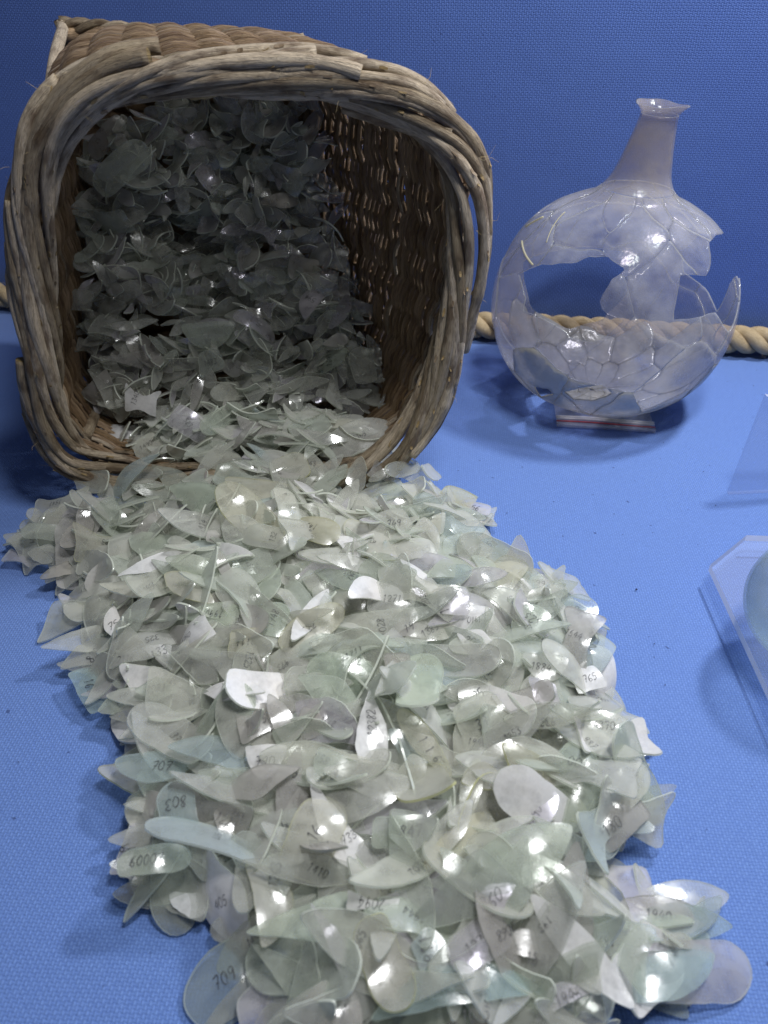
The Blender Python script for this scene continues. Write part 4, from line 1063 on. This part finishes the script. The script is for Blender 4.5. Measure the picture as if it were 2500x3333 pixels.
def ring_piece(name, s0, s1, mat, n=72, m=22, wob=.0, gap=None):
    V = []; F = []; ss = np.linspace(s0, s1, m)
    for layer in (0, 1):
        for i in range(m):
            r, z = prof(ss[i])
            for k_ in range(n):
                t = 2*PI*k_/n; w = wob*(i/(m-1))**2*math.sin(t*2+.6)+wob*.5*(i/(m-1))**2*math.sin(t*5)
                V.append(((r-.0016*layer+w*.5)*math.sin(t)+.07*max(0, z-.186), -(r-.0016*layer+w*.5)*math.cos(t), z+w))
    MI = []
    for layer in (0, 1):
        o_ = layer*n*m
        for i in range(m-1):
            for k_ in range(n):
                k2 = (k_+1) % n; f = (o_+i*n+k_, o_+i*n+k2, o_+(i+1)*n+k2, o_+(i+1)*n+k_); F.append(f if not layer else f[::-1]); MI.append(0)
    for k_ in range(n):
        k2 = (k_+1) % n; F.append(((m-1)*n+k_, (m-1)*n+k2, n*m+(m-1)*n+k2, n*m+(m-1)*n+k_)); MI.append(1)
    return link(name, make_mesh(name, V, F, [mat, M_CRACK], MI), flask)
ring_piece('flask_neck', S_BODY+.0003, S_LIP, M_FLASK, wob=.0)
ring_piece('flask_lip', S_LIP+.0002, SL[-1], M_FLASK, m=10, wob=.0008)
# pale joint filler where pieces were glued
for pl in [[(1672, 775), (1712, 738), (1770, 706)], [(1780, 790), (1800, 740), (1842, 690)], [(1700, 785), (1712, 830), (1735, 862)]]:
    q = [flask_hit(x, y) for x, y in pl]; q = [v for v in q if v]
    if len(q) < 2: continue
    q = catmull(np.array(q), 6, False); P = []
    for t, s in q:
        r, z = prof(s); P.append(((r+.0002)*math.sin(t), -(r+.0002)*math.cos(t), z))
    V, F, UV = tube(np.array(P), (.0004 if pl[0][0] > 1700 else .0009), 6); link('joint_filler', make_mesh('joint_filler', V, F, [M_PUTTY]), flask)

# ------------------------------------------------------------------ zip bag under the flask
b0, b1 = at_h(1812, 1388, .001)[:2], at_h(2135, 1408, .001)[:2]; bd_ = (b1-b0); bl = np.linalg.norm(bd_); bd_ /= bl; bn = np.array([-bd_[1], bd_[0]])
bag = empty('zip_bag', (*b0, 0)); tag(bag, 'small clear plastic zip bag with a red line lying under the glass flask', 'plastic bag')
bag.rotation_euler = (0, 0, math.atan2(bd_[1], bd_[0]))
V = []; F = []; nx, ny = 24, 14
for lay in (0, 1):
    for j in range(ny+1):
        for i in range(nx+1):
            u, v = i/nx, j/ny; puff = .0012*noise.noise(Vector((u*4, v*4, 2)))
            V.append((u*bl, v*.075, .0008+(.0020+puff*.6)*lay*math.sin(PI*min(1, max(0, u)))**.3*(.3+.7*min(1, v*6+.2))+.0004*noise.noise(Vector((u*9, v*9, 0)))))
for lay in (0, 1):
    o_ = lay*(nx+1)*(ny+1)
    for j in range(ny):
        for i in range(nx): F.append((o_+j*(nx+1)+i, o_+j*(nx+1)+i+1, o_+(j+1)*(nx+1)+i+1, o_+(j+1)*(nx+1)+i))
link('film', make_mesh('film', V, F, [M_BAG]), bag)
def strip(name, y0, r, m, z):
    P = np.array([(t*bl, y0, z+.0006*math.sin(t*5)) for t in np.linspace(0, 1, 20)]); V, F, UV = tube(P, r, 8); link(name, make_mesh(name, V, F, [m]), bag)
strip('zip_ridge', .0135, .0013, M_ZIP, .0034); strip('zip_ridge', .0105, .0012, M_ZIP, .0033); strip('red_line', .0062, .00062, M_RED, .0032)
V = [(0, .0005, .0030), (bl, .0005, .0026), (bl, .0145, .0032), (0, .0145, .0034), (0, .0005, .0026), (bl, .0005, .0022), (bl, .0145, .0028), (0, .0145, .0030)]
link('zip_band', make_mesh('zip_band', V, [(0, 1, 2, 3), (4, 7, 6, 5), (0, 4, 5, 1), (1, 5, 6, 2), (2, 6, 7, 3), (3, 7, 4, 0)], [M_BAG], smooth=False), bag)

# ------------------------------------------------------------------ acrylic stands and the aqua vessel at the border of the photo
def slab(name, poly, z0, z1, parent, m_face, m_edge, vertical=None):
    P = np.array(poly); n = len(P); V = [(x, y, z0) for x, y in P]+[(x, y, z1) for x, y in P]
    F = [tuple(range(n))[::-1], tuple(range(n, 2*n))]+[(i, (i+1) % n, n+(i+1) % n, n+i) for i in range(n)]
    return link(name, make_mesh(name, V, F, [m_face, m_edge], [0, 0]+[1]*n, smooth=False), parent)
zt = .016
c1, c2, c3, c4 = (at_h(*q, zt)[:2] for q in [(2312, 1838), (2430, 1742), (2760, 1760), (2560, 2370)])
st_ = empty('display_tray', (*c1, 0)); tag(st_, 'clear acrylic display plate with a cut corner holding the aqua vessel', 'display stand')
pl_ = [np.array([0, 0]), c4-c1, c4-c1+np.array([.16, .03]), c3-c1+np.array([.05, 0]), c2-c1]
slab('plate', pl_, zt-.005, zt, st_, M_ACR, M_ACR_EDGE)
for q in ((.055, -.01), (.12, -.01), (.12, .03)):
    V, F, UV = tube(np.array([(q[0], q[1], .0), (q[0], q[1], zt-.005)]), .006, 14); link('foot', make_mesh('foot', V, F, [M_ACR_EDGE], smooth=False), st_)
# upright panel behind
g = at_h(2372, 1610)[:2]; gt = at_D(2474, 1290, g[1])
up = empty('display_stand', (*g, 0)); tag(up, 'upright clear acrylic panel with a white sloping top edge', 'display stand')
hgt = gt[2]
V = [(0, 0, .0), (.14, .012, 0), (.14, .012, hgt*.55), (.004, 0, hgt), (0, .004, 0), (.14, .016, 0), (.14, .016, hgt*.55), (.004, .004, hgt)]
link('panel', make_mesh('panel', V, [(0, 1, 2, 3), (5, 4, 7, 6), (2, 6, 7, 3), (0, 3, 7, 4), (1, 5, 6, 2), (0, 4, 5, 1)], [M_ACR_WALL, M_ACR_EDGE], [0, 0, 1, 0, 1, 0], smooth=False), up)
# aqua vessel: a wide bowl resting on the plate
bc = at_h(2665, 1985, zt+.03); bw = empty('glass_bowl', (bc[0], bc[1], zt)); tag(bw, 'aqua glass bowl standing on the acrylic plate, cut by the border of the photo', 'bowl')
pr = catmull([(.0005, .002), (.012, .0005), (.026, .006), (.036, .018), (.040, .034), (.037, .050), (.030, .062)], 8, False)
def lathe(pr, off, n=64):
    V = []; F = []
    for r, z in pr:
        for k_ in range(n): V.append(((r-off)*math.cos(2*PI*k_/n) if r > off else 0, (r-off)*math.sin(2*PI*k_/n) if r > off else 0, z+off*.6))
    for i in range(len(pr)-1):
        for k_ in range(n): F.append((i*n+k_, i*n+(k_+1) % n, (i+1)*n+(k_+1) % n, (i+1)*n+k_))
    return V, F
V1, F1 = lathe(pr, 0); V2, F2 = lathe(pr, .0015); b = len(V1); m_ = len(pr)-1
rim_f = [(m_*64+k_, m_*64+(k_+1) % 64, b+m_*64+(k_+1) % 64, b+m_*64+k_) for k_ in range(64)]
link('bowl_wall', make_mesh('bowl_wall', V1+V2, F1+[tuple(x+b for x in f[::-1]) for f in F2]+rim_f, [M_BOWL]), bw)

# lint and specks lying on the cloth
V = []; F = []
for (x, y, r) in [(2072, 1919, .0007), (2160, 1440, .0003), (2290, 1535, .0004), (1690, 1880, .0003), (2130, 2096, .0004), (2330, 1645, .0004), (2027, 1740, .0003), (60, 2480, .0003), (2165, 2230, .0004), (1700, 1520, .0004), (1650, 1670, .0004), (2300, 2700, .0003)]:
    p = at_h(x, y, .0004)
    q = np.array([p+np.array([-r, 0, 0]), p+np.array([0, r*.4, r*.3]), p+np.array([r, 0, 0])]); v, f, _ = tube(q, [r*.5, r*.8, r*.4], 6); b = len(V); V += list(v); F += [tuple(k_+b for k_ in ff) for ff in f]
k = NT('lint'); M_LINT = k.done(k.principled(Base_Color=(.03, .03, .06, 1), Roughness=.9))
tag(link('lint', make_mesh('lint', V, F, [M_LINT])), 'dark specks of lint on the blue cloth', 'lint', kind='stuff')
